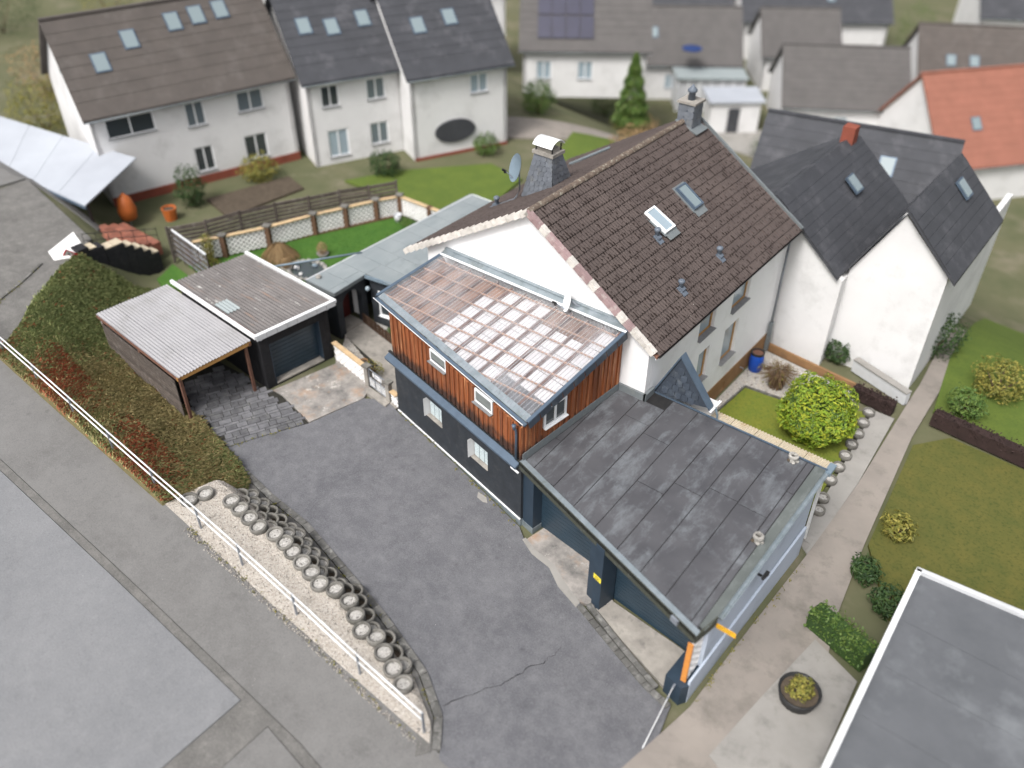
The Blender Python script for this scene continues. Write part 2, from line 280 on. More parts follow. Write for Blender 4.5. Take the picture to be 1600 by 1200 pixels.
# ------------------------------------------------------------------ mesh helpers
col = sc.collection
class MB:
    def __init__(s): s.v = []; s.f = []; s.uv = None
    def add(s, vs, fs): o = len(s.v); s.v += [tuple(x) for x in vs]; s.f += [tuple(i+o for i in q) for q in fs]; return s
    def box(s, c, size, rz=0., rot=None):
        m = rot.to_matrix() if isinstance(rot, Euler) else (rot if rot is not None else Matrix.Rotation(rz, 3, 'Z')); c = Vector(c); hx, hy, hz = (k/2 for k in size)
        s.add([c+m@Vector((x*hx, y*hy, z*hz)) for z in (-1, 1) for y in (-1, 1) for x in (-1, 1)], [(0, 2, 3, 1), (4, 5, 7, 6), (0, 1, 5, 4), (2, 6, 7, 3), (0, 4, 6, 2), (1, 3, 7, 5)]); return s
    def bar(s, a, b, wd, h, up=(0, 0, 1)):
        a, b = Vector(a), Vector(b); d = (b-a).normalized(); u = Vector(up); si = d.cross(u)
        if si.length < 1e-4: si = Vector((1, 0, 0))
        si.normalize(); u = si.cross(d).normalized(); vs = []
        for p in (a, b):
            for x, y in ((-1, -1), (1, -1), (1, 1), (-1, 1)): vs.append(p+si*x*wd/2+u*y*h/2)
        s.add(vs, [(3, 2, 1, 0), (4, 5, 6, 7), (0, 1, 5, 4), (1, 2, 6, 5), (2, 3, 7, 6), (3, 0, 4, 7)]); return s
    def prism(s, poly, z0, z1):            # poly ccw; z0, z1 numbers or functions of (x, y)
        f0 = z0 if callable(z0) else (lambda x, y: z0); f1 = z1 if callable(z1) else (lambda x, y: z1); n = len(poly)
        a = sum(poly[i][0]*poly[(i+1) % n][1]-poly[(i+1) % n][0]*poly[i][1] for i in range(n))
        if a < 0: poly = poly[::-1]
        s.add([(x, y, f0(x, y)) for x, y in poly]+[(x, y, f1(x, y)) for x, y in poly],
              [tuple(range(n))[::-1], tuple(range(n, 2*n))]+[(i, (i+1) % n, n+(i+1) % n, n+i) for i in range(n)]); return s
    def vprism(s, poly3, n_off):           # extrude an arbitrary planar polygon by a vector
        n = len(poly3); o = Vector(n_off); P = [Vector(p) for p in poly3]
        s.add(P+[p+o for p in P], [tuple(range(n)), tuple(range(n, 2*n))[::-1]]+[(i, n+i, n+(i+1) % n, (i+1) % n) for i in range(n)]); return s
    def tube(s, pts, r, n=8, caps=True):
        pts = [Vector(p) for p in pts]; rs = r if hasattr(r, '__len__') else [r]*len(pts); o = len(s.v)
        for i, p in enumerate(pts):
            d = (pts[min(i+1, len(pts)-1)]-pts[max(i-1, 0)]).normalized(); u = Vector((0, 0, 1)) if abs(d.z) < .9 else Vector((1, 0, 0))
            a = d.cross(u).normalized(); b = a.cross(d)
            for k in range(n):
                t = 2*math.pi*k/n; s.v.append(tuple(p+a*math.cos(t)*rs[i]+b*math.sin(t)*rs[i]))
        for i in range(len(pts)-1):
            for k in range(n): k2 = (k+1) % n; s.f.append((o+i*n+k, o+i*n+k2, o+(i+1)*n+k2, o+(i+1)*n+k))
        if caps: s.f.append(tuple(o+k for k in range(n))[::-1]); s.f.append(tuple(o+(len(pts)-1)*n+k for k in range(n)))
        return s
    def lathe(s, prof, c=(0, 0, 0), n=20, closed=True):
        o = len(s.v); c = Vector(c)
        for r, z in prof:
            for k in range(n): t = 2*math.pi*k/n; s.v.append((c.x+r*math.cos(t), c.y+r*math.sin(t), c.z+z))
        m = len(prof)
        for i in range(m-1):
            for k in range(n): k2 = (k+1) % n; s.f.append((o+i*n+k, o+i*n+k2, o+(i+1)*n+k2, o+(i+1)*n+k))
        if closed: s.f.append(tuple(o+k for k in range(n))[::-1]); s.f.append(tuple(o+(m-1)*n+k for k in range(n)))
        return s
    def mesh(s, name, mat, smooth=False):
        me = bpy.data.meshes.new(name); me.from_pydata(s.v, [], s.f)
        if s.uv:
            l = me.uv_layers.new(name='UVMap')
            for p in me.polygons:
                for li in p.loop_indices: l.data[li].uv = s.uv[me.loops[li].vertex_index]
        for mm in (mat if isinstance(mat, (list, tuple)) else [mat]): me.materials.append(M[mm])
        if smooth: me.polygons.foreach_set('use_smooth', [True]*len(me.polygons))
        me.update(); return me
WM = {}
def link(name, data, world, parent=None):
    o = bpy.data.objects.new(name, data); col.objects.link(o); WM[o.name] = world
    if parent is not None: o.parent = parent; o.matrix_local = WM[parent.name].inverted() @ world
    else: o.matrix_local = world
    return o
T = Matrix.Translation
def tag(o, label=None, cat=None, group=None, kind=None):
    if label: o['label'] = label
    if cat: o['category'] = cat
    if group: o['group'] = group
    if kind: o['kind'] = kind
    return o
def thing(name, label, cat, loc=(0, 0, 0), group=None): return tag(link(name, None, T(loc)), label, cat, group)
def part(name, mb, mat, parent=None, smooth=False, label=None, org=None):
    """one mesh object; vertices are given in world space and moved to a local origin"""
    if org is None:
        org = Vector((sum(v[0] for v in mb.v)/len(mb.v), sum(v[1] for v in mb.v)/len(mb.v), min(v[2] for v in mb.v)))
    org = Vector(org); mb.v = [(v[0]-org.x, v[1]-org.y, v[2]-org.z) for v in mb.v]
    return tag(link(name, mb.mesh(name, mat, smooth), T(org), parent), label)
def single(name, mb, mat, label, cat, smooth=False, group=None, kind=None): return tag(part(name, mb, mat, None, smooth), label, cat, group, kind)
def struct(name, mb, mat, smooth=False): return tag(part(name, mb, mat, None, smooth, org=(0, 0, 0)), kind='structure')
def stuff(name, mb, mat, label=None, cat=None, parent=None): 
    return tag(part(name, mb, mat, parent, org=(0, 0, 0)), label, cat, None, 'stuff')
def clip(poly, a, b, c):                   # keep a*x+b*y+c >= 0
    out = []
    for i in range(len(poly)):
        p, q = poly[i], poly[(i+1) % len(poly)]; dp, dq = a*p[0]+b*p[1]+c, a*q[0]+b*q[1]+c
        if dp >= 0: out.append(p)
        if (dp >= 0) != (dq >= 0): t = dp/(dp-dq); out.append((p[0]+(q[0]-p[0])*t, p[1]+(q[1]-p[1])*t))
    return out
def interp(x, X, Y):
    if x <= X[0]: return Y[0]
    for i in range(len(X)-1):
        if x <= X[i+1]: return Y[i]+(Y[i+1]-Y[i])*(x-X[i])/(X[i+1]-X[i])
    return Y[-1]
def S(a, b, x): t = max(0., min(1., (x-a)/(b-a))); return t*t*(3-2*t)
def lerp(a, b, t): return a+(b-a)*t
def inside(p, poly):
    x, y = p; r = False; j = len(poly)-1
    for i in range(len(poly)):
        if (poly[i][1] > y) != (poly[j][1] > y) and x < (poly[j][0]-poly[i][0])*(y-poly[i][1])/(poly[j][1]-poly[i][1])+poly[i][0]: r = not r
        j = i
    return r
ORD = ['first', 'second', 'third', 'fourth', 'fifth', 'sixth', 'seventh', 'eighth', 'ninth', 'tenth', 'eleventh', 'twelfth', 'thirteenth', 'fourteenth', 'fifteenth', 'sixteenth', 'seventeenth', 'eighteenth', 'nineteenth', 'twentieth']

# ------------------------------------------------------------------ terrain
RX = [-70, -45, -34, -27, -20, -15, -10, -5, 0, 10]; RZ = [3.5, 2.9, 2.3, 1.8, 1.3, .75, .1, -.2, -.5, -.9]
def roadz(x): return interp(x, RX, RZ)
EX = [-46, -38, -36, -33, -30, -25, -22.2, -20.3, -18.5, -15.9, -13.7, -11.25, -9.9, -9.1, -8, 0]
EY = [21, 19.2, 17.2, 15.2, 13.4, 12.6, 12.1, 11.9, 11.8, 11.28, 10.8, 10.1, 9.34, 8.8, 8.9, 8.9]
TX = [-46, -38.5, -37.4, -35, -34, -33, -30, -9.9, 0]; TY = [17, 16.0, 14.5, 11.5, 9.8, 9.3, 9.2, 8.65, 8.4]
def gz(x, y):
    p = -.3*S(-18, -11.5, x)*S(9, 14.5, y)
    p = lerp(p, .3, S(18.2, 20.2, y)*S(-26.5, -28.5, x)); p = lerp(p, -1., S(22.0, 23.2, y)*S(-11.6, -11.1, x))
    p = lerp(p, -.3-.7*S(14, 24, y), S(-5.0, -4.5, x)); p = lerp(p, -1.2, S(33, 36, y)*S(-22, -12, x)); 
    p += -7.5*S(44, 66, y+.25*(x+30))
    t0, t1 = interp(x, TX, TY), interp(x, EX, EY)-.15
    return lerp(roadz(x), p, S(t0, max(t1, t0+.5), y))
def grid_axis(lo, hi, step, far): 
    a = []; x = lo
    while x <= hi+1e-6: a.append(x); x += step
    return [lo-k for k in far[::-1]]+a+[hi+k for k in far]
xs = grid_axis(-62, 14, .5, [6, 16, 40, 100, 300, 900]); ys = grid_axis(-6, 66, .5, [6, 16, 40, 100, 300, 900])
g = MB(); g.v = [(x, y, gz(x, y)-.10) for y in ys for x in xs]; nx = len(xs)
g.f = [(j*nx+i, j*nx+i+1, (j+1)*nx+i+1, (j+1)*nx+i) for j in range(len(ys)-1) for i in range(nx-1)]
struct('ground', g, 'earth', True)
def sheet(poly, off, step=.4, zf=gz, skirt=.25):
    """a sheet draped on the ground inside an outline, with a skirt going down at its rim"""
    bm = bmesh.new(); vs = [bm.verts.new((x, y, 0)) for x, y in poly]; f = bm.faces.new(vs)
    x0, x1 = min(p[0] for p in poly), max(p[0] for p in poly); y0, y1 = min(p[1] for p in poly), max(p[1] for p in poly)
    k = x0+step
    while k < x1: bmesh.ops.bisect_plane(bm, geom=bm.verts[:]+bm.edges[:]+bm.faces[:], plane_co=(k, 0, 0), plane_no=(1, 0, 0)); k += step
    k = y0+step
    while k < y1: bmesh.ops.bisect_plane(bm, geom=bm.verts[:]+bm.edges[:]+bm.faces[:], plane_co=(0, k, 0), plane_no=(0, 1, 0)); k += step
    for v in bm.verts: v.co.z = zf(v.co.x, v.co.y)+off
    bmesh.ops.triangulate(bm, faces=[f for f in bm.faces if len(f.verts) > 4])
    bmesh.ops.recalc_face_normals(bm, faces=bm.faces[:])
    if sum(f.normal.z for f in bm.faces) < 0: bmesh.ops.reverse_faces(bm, faces=bm.faces[:])
    if skirt:
        e = [e for e in bm.edges if e.is_boundary]; r = bmesh.ops.extrude_edge_only(bm, edges=e)
        for v in r['geom']:
            if isinstance(v, bmesh.types.BMVert): v.co.z -= skirt
    m = MB(); bm.verts.index_update(); m.v = [tuple(v.co) for v in bm.verts]; m.f = [tuple(v.index for v in f.verts) for f in bm.faces]; bm.free(); return m
# road beside the railing, pale pavement beyond, old path at upper left
struct('road', sheet([(-62, 9.0), (-62, 6.22), (-12.2, 6.22), (-5, 5.6), (4, 4.8), (4, 8.0), (-5, 8.15), (-9.3, 8.48), (-20, 8.78), (-32.6, 9.2), (-40, 11.5), (-46, 14.0)], .0, .6), 'road')
struct('gutter_strip', sheet([(-62, 6.20), (-62, 5.95), (-14.3, 5.95), (-14.3, 1.0), (-13.2, 1.0), (-13.2, 5.95), (-5, 5.35), (4, 4.55), (4, 4.78), (-5, 5.58), (-12.2, 6.20)], .004, .6), 'asphalt_old')
struct('pavement', sheet([(-62, 5.93), (-62, -6), (-14.32, -6), (-14.32, 5.93)], .012, .8), 'pavement')
struct('pavement', sheet([(-13.18, 5.93), (-13.18, -6), (4, -6), (4, 4.5), (-5, 5.3)], .012, .8), 'road')
struct('old_path', sheet([(-46, 14.1), (-40, 11.55), (-34.5, 9.5), (-33.2, 9.25), (-34.4, 10.6), (-35.6, 11.9), (-37.35, 14.6), (-38.4, 16.2), (-46, 17.2)], .02, .5), 'asphalt_old')
kb = MB(); kp = [(-36.1, 9.9), (-36.6, 11.0), (-37.1, 12.1), (-37.9, 13.5)]
kroot = tag(link('path_kerb', None, T((-36.5, 11, roadz(-36.5)))), kind='structure')
for a, b in zip(kp[:-1], kp[1:]):
    for k in range(2):
        p = Vector(a).lerp(Vector(b), k/2+.01); q = Vector(a).lerp(Vector(b), k/2+.49)
        part('kerb_stone', MB().bar((p.x, p.y, roadz(p.x)+.03), (q.x, q.y, roadz(q.x)+.03), .12, .10), 'kerb', kroot)
DRIVE = [(-9.1, 8.35), (-9.85, 9.34), (-11.2, 10.1), (-13.65, 10.8), (-15.9, 11.28), (-18.45, 11.8), (-20.3, 11.9), (-22.15, 12.1), (-24.0, 12.3), (-23.3, 13.9), (-22.55, 15.45), (-22.0, 17.9), (-21.2, 18.45), (-20.45, 18.2), (-12.8, 16.55), (-12.3, 16.2), (-9.25, 15.2), (-7.5, 14.6), (-6.0, 14.05), (-5.1, 13.85), (-4.7, 12.0), (-4.0, 10.0), (-3.6, 8.2), (-5, 8.15)]
struct('driveway', sheet(DRIVE, .016, .4), 'asphalt')
# cracks in the asphalt as thin sunk strips of dark filler
def ribbon(pts, wd, off):
    m = MB(); P = [Vector(p) for p in pts]
    for i, p in enumerate(P):
        d = (P[min(i+1, len(P)-1)]-P[max(i-1, 0)]).normalized(); n = Vector((-d.y, d.x))*wd*(.35+.65*random.random())/2
        for q in (p+n, p-n): m.v.append((q.x, q.y, gz(q.x, q.y)+off))
    m.f = [(2*i, 2*i+1, 2*i+3, 2*i+2) for i in range(len(P)-1)]; return m
def wiggle(a, b, n, amp):
    a, b = Vector(a), Vector(b); d = b-a; nn = Vector((-d.y, d.x)).normalized(); o = 0; out = []
    for i in range(n+1): o = o*.7+random.uniform(-amp, amp); out.append(a+d*i/n+nn*(o if 0 < i < n else 0))
    return out
cr = MB()
for a, b, wd in (((-10.1, 9.6), (-9.2, 11.5), .03), ((-9.2, 11.5), (-8.8, 12.75), .035), ((-8.8, 12.75), (-8.75, 13.5), .015)):
    r = ribbon(wiggle(a, b, 14, .05), wd, .024); cr.add(r.v, r.f)
tag(part('asphalt_crack', cr, 'crack', bpy.data.objects['driveway'], org=(0, 0, 0)))
# paving blocks, concrete aprons
PAVE = [(-24.95, 12.62), (-24.02, 12.32), (-23.3, 13.95), (-22.6, 15.45), (-24.75, 15.9), (-25.3, 15.9), (-29.5, 15.7), (-31.5, 15.6), (-31.5, 13.2), (-28, 12.9)]
pav = struct('block_paving', sheet(PAVE, -.005, .5), 'joint')
ang = math.atan2(15.45-12.32, -22.6+24.02); du = Vector((math.cos(ang), math.sin(ang))); dv = Vector((-du.y, du.x)); row = 0; vv = 0.; org = Vector((-24.0, 12.35)); cache = {}
while vv < 8.0:
    h = .16 if row % 2 else .30; uu = -.8+random.random()*.3
    while uu < 4.5:
        wd = random.choice((.42, .5, .3)) if not row % 2 else random.choice((.5, .62)); c = org+du*(uu+wd/2)+dv*(vv+h/2)
        if inside(c, PAVE) and all(inside(c+du*sx*wd*.3+dv*sy*h*.3, PAVE) for sx in (-1, 1) for sy in (-1, 1)) and c.x > -28.5:
            k = (wd, h)
            if k not in cache: cache[k] = MB().box((0, 0, 0), (wd-.025, h-.025, .06)).mesh('paver', 'paver')
            link('paver', cache[k], T((c.x, c.y, gz(c.x, c.y)+.004+random.uniform(-.006, .006))) @ Matrix.Rotation(ang, 4, 'Z') @ Euler((random.uniform(-.01, .01), random.uniform(-.01, .01), 0)).to_matrix().to_4x4(), pav)
        uu += wd
    vv += h; row += 1
struct('concrete_apron', sheet([(-25.35, 15.9), (-24.78, 15.92), (-22.6, 15.5), (-22.02, 17.9), (-22.35, 18.6), (-24.9, 19.0), (-24.7, 18.8)], .022, .4), 'apron')
struct('concrete_apron', sheet([(-12.25, 16.22), (-9.3, 15.22), (-8.75, 15.42), (-8.4, 15.9), (-10.1, 16.95), (-12.1, 17.05)], .03, .4), 'apron')
struct('concrete_apron', sheet([(-8.72, 15.34), (-7.4, 14.85), (-5.35, 14.2), (-5.3, 15.7), (-8.4, 15.92)], .03, .4), 'concrete')
struct('concrete_ramp', sheet([(-12.35, 16.15), (-11.7, 15.85), (-10.9, 15.75), (-10.2, 15.3), (-9.25, 14.98), (-9.25, 15.2), (-10.2, 15.6), (-10.8, 15.95), (-11.6, 16.05), (-12.3, 16.28)], .045, .3), 'pale_slab')
struct('concrete_patch', sheet([(-14.95, 16.85), (-14.8, 16.62), (-14.5, 16.58), (-14.35, 16.66), (-14.55, 16.84)], .022, .3), 'pale_slab')
# kerb stones: left rim of the drive and in front of the right garage
def kerbline(name, pts, wd, ln, off, h=.12, mat='kerb'):
    root = tag(link(name, None, T((pts[0][0], pts[0][1], gz(*pts[0])))), kind='structure'); L = 0; seg = []
    for a, b in zip(pts[:-1], pts[1:]): seg.append((Vector(a), Vector(b), (Vector(b)-Vector(a)).length))
    tot = sum(k[2] for k in seg); n = int(tot/ln)
    def at(d):
        for a, b, l in seg:
            if d <= l or b is seg[-1][1]: return a.lerp(b, min(1.02, d/l))
            d -= l
    for i in range(n):
        p, q = at(i*ln+.01), at((i+1)*ln-.01); z = lambda c: gz(c.x, c.y)+off-h/2
        part('kerb_stone', MB().bar((p.x, p.y, z(p)+random.uniform(-.006, .006)), (q.x, q.y, z(q)+random.uniform(-.006, .006)), wd, h), mat, root)
KE = [(-9.3, 8.62), (-9.95, 9.42), (-11.28, 10.2), (-13.7, 10.9), (-15.95, 11.38), (-18.5, 11.9), (-20.4, 12.0), (-22.2, 12.22), (-24.6, 12.62)]
kerbline('driveway_kerb', [(x-.02, y-.14) for x, y in KE], .24, .5, .06)
struct('kerb_foot_strip', sheet([(x-.1, y-.27) for x, y in KE]+[(x-.35, y-.62) for x, y in KE[::-1]], .03, .4), 'asphalt_old')
kerbline('garage_kerb', [(-9.2, 15.1), (-7.5, 14.48), (-6.0, 13.95), (-5.0, 13.75)], .2, .33, .06)
kerbline('garage_kerb', [(-9.0, 15.32), (-7.45, 14.7), (-6.0, 14.18), (-5.4, 13.98)], .18, .5, .075)

# ------------------------------------------------------------------ embankment: gravel bed and cotoneaster
def bed_z(x, y):                           # gravel bed behind the rings: flat terrace, then steps down with the ring wall
    t0 = interp(x, TX, TY); e = interp(x, EX, EY)-.35; top = roadz(x)
    crest = interp(x, [-22, -20, -16, -11, -9.6], [10.3, 10.25, 9.98, 9.2, 8.7])
    return lerp(top, gz(x, e)+.05, S(crest+.12, max(e-.1, crest+.3), y))
BED = [(-9.6, 8.5), (-9.95, 8.95), (-11.3, 9.7), (-13.9, 10.4), (-16.1, 10.85), (-18.6, 11.35), (-20.4, 11.45), (-21.2, 11.0), (-21.8, 8.7), (-16, 8.5)]
struct('gravel_bed', sheet(BED, .03, .25, bed_z), 'gravel')
pb, pd = MB(), MB(); tet = [(1, 0, -.6), (-.5, .87, -.6), (-.5, -.87, -.6), (0, 0, .7)]
def pebbles(poly, zf, n, off, sz=(.014, .032), dark=.12):
    x0, x1 = min(p[0] for p in poly), max(p[0] for p in poly); y0, y1 = min(p[1] for p in poly), max(p[1] for p in poly); k = 0
    while k < n:
        x, y = random.uniform(x0, x1), random.uniform(y0, y1)
        if not inside((x, y), poly): continue
        k += 1; r = random.uniform(*sz); a = random.random()*6.3; ca, sa = math.cos(a)*r, math.sin(a)*r; z = zf(x, y)+off
        (pd if random.random() < dark else pb).add([(x+px*ca-py*sa, y+px*sa+py*ca, z+pz*r) for px, py, pz in tet], [(0, 1, 3), (1, 2, 3), (2, 0, 3)])
pebbles(BED, bed_z, 9000, .04)
pebbles([(-9.7, 8.35), (-20.3, 8.65), (-20.3, 8.4), (-9.7, 8.2)], gz, 900, .03, (.015, .035), .4)
COT = [(-21.3, 11.5), (-22.2, 12.0), (-25.0, 12.55), (-26.0, 12.75), (-32.5, 13.0), (-32.7, 16.0), (-32.0, 17.5), (-33.5, 18.2), (-35.5, 17.5), (-37.0, 15.6), (-37.3, 14.75), (-35.5, 11.95), (-34.3, 10.65), (-33.0, 8.9), (-28, 8.75), (-21.7, 8.6), (-21.5, 9.8)]
def cot_z(x, y): 
    d = .12*math.sin(x*1.7+y*.8)*math.sin(y*1.3-x*.5)+.07*math.sin(x*4.1)*math.sin(y*3.7)
    return gz(x, y)+.12+d*.9
def ground_cover():
    struct('hedge_bank', sheet(COT, .06, .3, cot_z, .5), 'bank', True)
    a, b, c = MB(), MB(), MB(); n = 0
    while n < 95000:
        x, y = random.uniform(-37.4, -21.2), random.uniform(8.5, 18.3)
        if not inside((x, y), COT): continue
        n += 1; z = cot_z(x, y)+.04
        fx, fy = math.sin(y*.9+x*.35)*.7+.5, .75+.35*math.sin(x*.8); l = math.hypot(fx, fy); fx, fy = fx/l, fy/l; t = random.gauss(0, .55); fx, fy = fx*math.cos(t)-fy*math.sin(t), fx*math.sin(t)+fy*math.cos(t)
        L = random.uniform(.10, .26); w_ = random.uniform(.009, .02); up = random.uniform(.02, .16); h = random.uniform(-.04, .08)
        v = [(x-fy*w_, y+fx*w_, z+h), (x+fy*w_, y-fx*w_, z+h), (x+fx*L*.6+fy*w_*.8, y+fy*L*.6-fx*w_*.8, z+h+up), (x+fx*L, y+fy*L, z+h+up*.7)]
        s_ = .6*math.sin(x*.55+1.5)+.6*math.sin(y*1.1+x*.3)+1.6*S(-29, -34, x)*S(10.5, 12.5, y)+.25
        red = (y < interp(x, [-37, -34, -21], [9.8, 10.9, 10.1]) and random.random() < .34*max(0, math.sin(x*1.15+y*1.1)+1.05)) or random.random() < .012
        (c if red else (b if s_+random.gauss(0, .5) > .7 else a)).add(v, [(0, 1, 2, 3)])
    ro = stuff('cotoneaster_cover', a, 'cotoneaster', 'olive brown cotoneaster carpet over the bank between railing and carport', 'ground cover')
    stuff('green_shoots', b, 'cotoneaster_g', parent=ro); stuff('red_shoots', c, 'berries', parent=ro)
ground_cover()
# planter rings in tiers, each one hollow and filled with gravel
prof = [(.21, .0), (.285, .0), (.297, .30), (.28, .325), (.225, .325), (.21, .22), (.21, .05)]
rm = MB().lathe(prof+[(.21, 0)], n=20, closed=False).mesh('ring', 'ring_concrete', True)
fm = MB(); fm.lathe([(.212, .0), (.212, .235), (.15, .245), (.0001, .25)], n=14, closed=False)
for k in range(80):
    r, a = .185*math.sqrt(random.random()), random.random()*6.28; q = random.uniform(.012, .024); x, y = r*math.cos(a), r*math.sin(a)
    fm.add([(x+px*q, y+py*q, .25+pz*q) for px, py, pz in tet], [(0, 1, 3), (1, 2, 3), (2, 0, 3)])
fill = fm.mesh('gravel_fill', 'gravel_w')
low = MB().lathe([(.222, .0), (.222, .09), (.12, .12), (.0001, .13)], n=14, closed=False).mesh('gravel_fill', 'soil')
TOP = [(-21.21, 9.29), (-21.02, 9.84), (-20.10, 10.20), (-19.62, 10.16), (-19.13, 10.13), (-18.61, 10.11), (-18.00, 10.28), (-17.52, 10.27), (-17.04, 10.20), (-16.53, 10.12), (-16.03, 10.02), (-15.51, 9.95), (-14.98, 10.12), (-14.39, 10.10), (-13.88, 9.90), (-13.41, 9.69), (-12.90, 9.78), (-12.39, 9.60), (-11.84, 9.43), (-11.28, 9.25)]
TIER = [1, 5, 4, 4, 4, 4, 3, 3, 3, 3, 3, 3, 3, 2, 2, 2, 2, 2, 2, 1]; ROWN = ['top', 'second', 'third', 'fourth', 'lowest']
for i, ((x, y), nt_) in enumerate(zip(TOP, TIER)):
    zt = roadz(x)+.15-.3; zb = gz(x, interp(x, EX, EY)-.5)+.0; yb = interp(x, EX, EY)-.75
    if i == 1: yb = 11.3
    for k in range(nt_):
        t = k/max(1, nt_-1) if nt_ > 1 else 0; px, py = x+k*.06+random.uniform(-.02, .02), lerp(y, max(yb, y+.28*(nt_-1)), t)
        z = lerp(zt, max(zb-.05, zt-.28*(nt_-1)), t)
        rr = thing('planter_ring', ('%s-row concrete planter ring filled with %s, %s from the hedge end' % (ROWN[k], 'white gravel' if k == 0 else 'soil and stones', ORD[i])), 'planter ring', (px, py, z), 'concrete planter rings stepping down to the drive')
        rr.matrix_local = T((px, py, z)) @ Euler((random.uniform(-.10, .10), random.uniform(-.10, .10), random.random()*6)).to_matrix().to_4x4(); WM[rr.name] = rr.matrix_local.copy()
        link('ring', rm, WM[rr.name], rr); link('gravel_fill', fill if k == 0 or random.random() < .5 else low, WM[rr.name], rr)
# railing along the road
rl = thing('railing', 'long white two-rail tube railing along the road edge above the bank', 'railing', (-20, 8.8, roadz(-20)))
posts = [(-9.91, 8.64), (-12.45, 8.68), (-15.24, 8.76), (-17.83, 8.82), (-19.95, 8.85), (-22.46, 8.90), (-25.07, 8.97), (-27.67, 9.05), (-30.26, 9.12), (-32.9, 9.18), (-35.5, 9.25)]
for hh in (.98, .62):
    P = [(x, y, roadz(x)+hh) for x, y in posts]
    for a, b in zip(P[:-1], P[1:]): part('rail', MB().tube([a, b], .028, 8), 'white_metal', rl, True)
for x, y in posts: part('post', MB().bar((x, y, roadz(x)-.05), (x, y, roadz(x)+1.0), .06, .05, (1, 0, 0)), 'galv', rl)

# ------------------------------------------------------------------ building helpers
def wall_open(mb, a, b, z0, z1, ops=(), depth=.18, thick=.24):
    """wall a->b (outside on the right hand) with real openings (s0, s1, zl, zh) and their reveals"""
    a, b = Vector(a), Vector(b); d = (b-a); L = d.length; d /= L; n = Vector((d.y, -d.x))
    def P(s_, z, k=0.): q = a+d*s_-n*k; return (q.x, q.y, z)
    ss = sorted({0., L} | {o[0] for o in ops} | {o[1] for o in ops}); zs = sorted({z0, z1} | {o[2] for o in ops} | {o[3] for o in ops})
    for i in range(len(ss)-1):
        for j in range(len(zs)-1):
            cs, cz = (ss[i]+ss[i+1])/2, (zs[j]+zs[j+1])/2
            if any(o[0] < cs < o[1] and o[2] < cz < o[3] for o in ops): continue
            mb.add([P(ss[i], zs[j]), P(ss[i+1], zs[j]), P(ss[i+1], zs[j+1]), P(ss[i], zs[j+1])], [(0, 1, 2, 3)])
    for s0, s1, zl, zh in ops:
        mb.add([P(s0, zl), P(s1, zl), P(s1, zh), P(s0, zh), P(s0, zl, depth), P(s1, zl, depth), P(s1, zh, depth), P(s0, zh, depth)], [(0, 4, 5, 1), (1, 5, 6, 2), (2, 6, 7, 3), (3, 7, 4, 0)])
    mb.add([P(0, z0, thick), P(L, z0, thick), P(L, z1, thick), P(0, z1, thick), P(0, z0), P(L, z0), P(L, z1), P(0, z1)], [(1, 0, 3, 2), (3, 7, 6, 2), (0, 4, 7, 3), (2, 6, 5, 1), (1, 5, 4, 0)]); return mb
def window(parent, a, b, op, frame='white_pvc', glass='glass', depth=.14, fw_=.07, sill='grey_sill', mull=0, blind=False, name='window', sill_out=.05):
    a, b = Vector(a), Vector(b); d = (b-a).normalized(); n = Vector((d.y, -d.x)); s0, s1, zl, zh = op
    def P(s_, z, k): q = a+d*s_-n*k; return Vector((q.x, q.y, z))
    m = MB(); f = fw_
    for (p, q, wd) in ((P(s0, zl+f/2, depth), P(s1, zl+f/2, depth), f), (P(s0, zh-f/2, depth), P(s1, zh-f/2, depth), f)): m.bar(p, q, .07, wd)
    for s_ in [s0+f/2, s1-f/2]+[lerp(s0, s1, (k+1)/(mull+1)) for k in range(mull)]:
        p, q = P(s_, zl+f, depth), P(s_, zh-f, depth); m.bar(p, q, f, .068, tuple(n.to_3d()))
    fr = part(name, m, frame, parent)
    part('pane', MB().bar(P(s0+f*.8, (zl+zh)/2, depth+.01), P(s1-f*.8, (zl+zh)/2, depth+.01), .012, zh-zl-1.6*f), glass, fr)
    if blind:
        for k in range(int((zh-zl-.16)/.075)):
            z = zh-.1-k*.075; part('blind_slat', MB().bar(P(s0+f*.9, z, depth-.012), P(s1-f*.9, z, depth-.012), .012, .062), 'blind', fr)
    if sill: part('sill', MB().bar(P(s0-.02, zl+.012, depth/2-.03-sill_out/2), P(s1+.02, zl+.012, depth/2-.03-sill_out/2), depth+sill_out, .03), sill, fr)
    return fr
def gutter(name, a, b, parent, mat, r=.065):
    a, b = Vector(a), Vector(b); d = (b-a).normalized(); s_ = d.cross(Vector((0, 0, 1))).normalized(); m = MB(); n = 7; k = []
    for rr in (r, r*.86):
        for p in (a, b):
            for i in range(n): t = math.pi*i/(n-1); q = p+s_*math.cos(t)*rr-Vector((0, 0, 1))*math.sin(t)*rr; k.append(q)
    f = [(i, i+1, n+i+1, n+i) for i in range(n-1)]+[(2*n+i+1, 2*n+i, 3*n+i, 3*n+i+1) for i in range(n-1)]
    f += [(0, n, 3*n, 2*n), (n-1, 3*n-1, 4*n-1, 2*n-1), tuple(range(n))[::-1], tuple(range(n, 2*n))]
    m.add(k, f); return part(name, m, mat, parent, True)

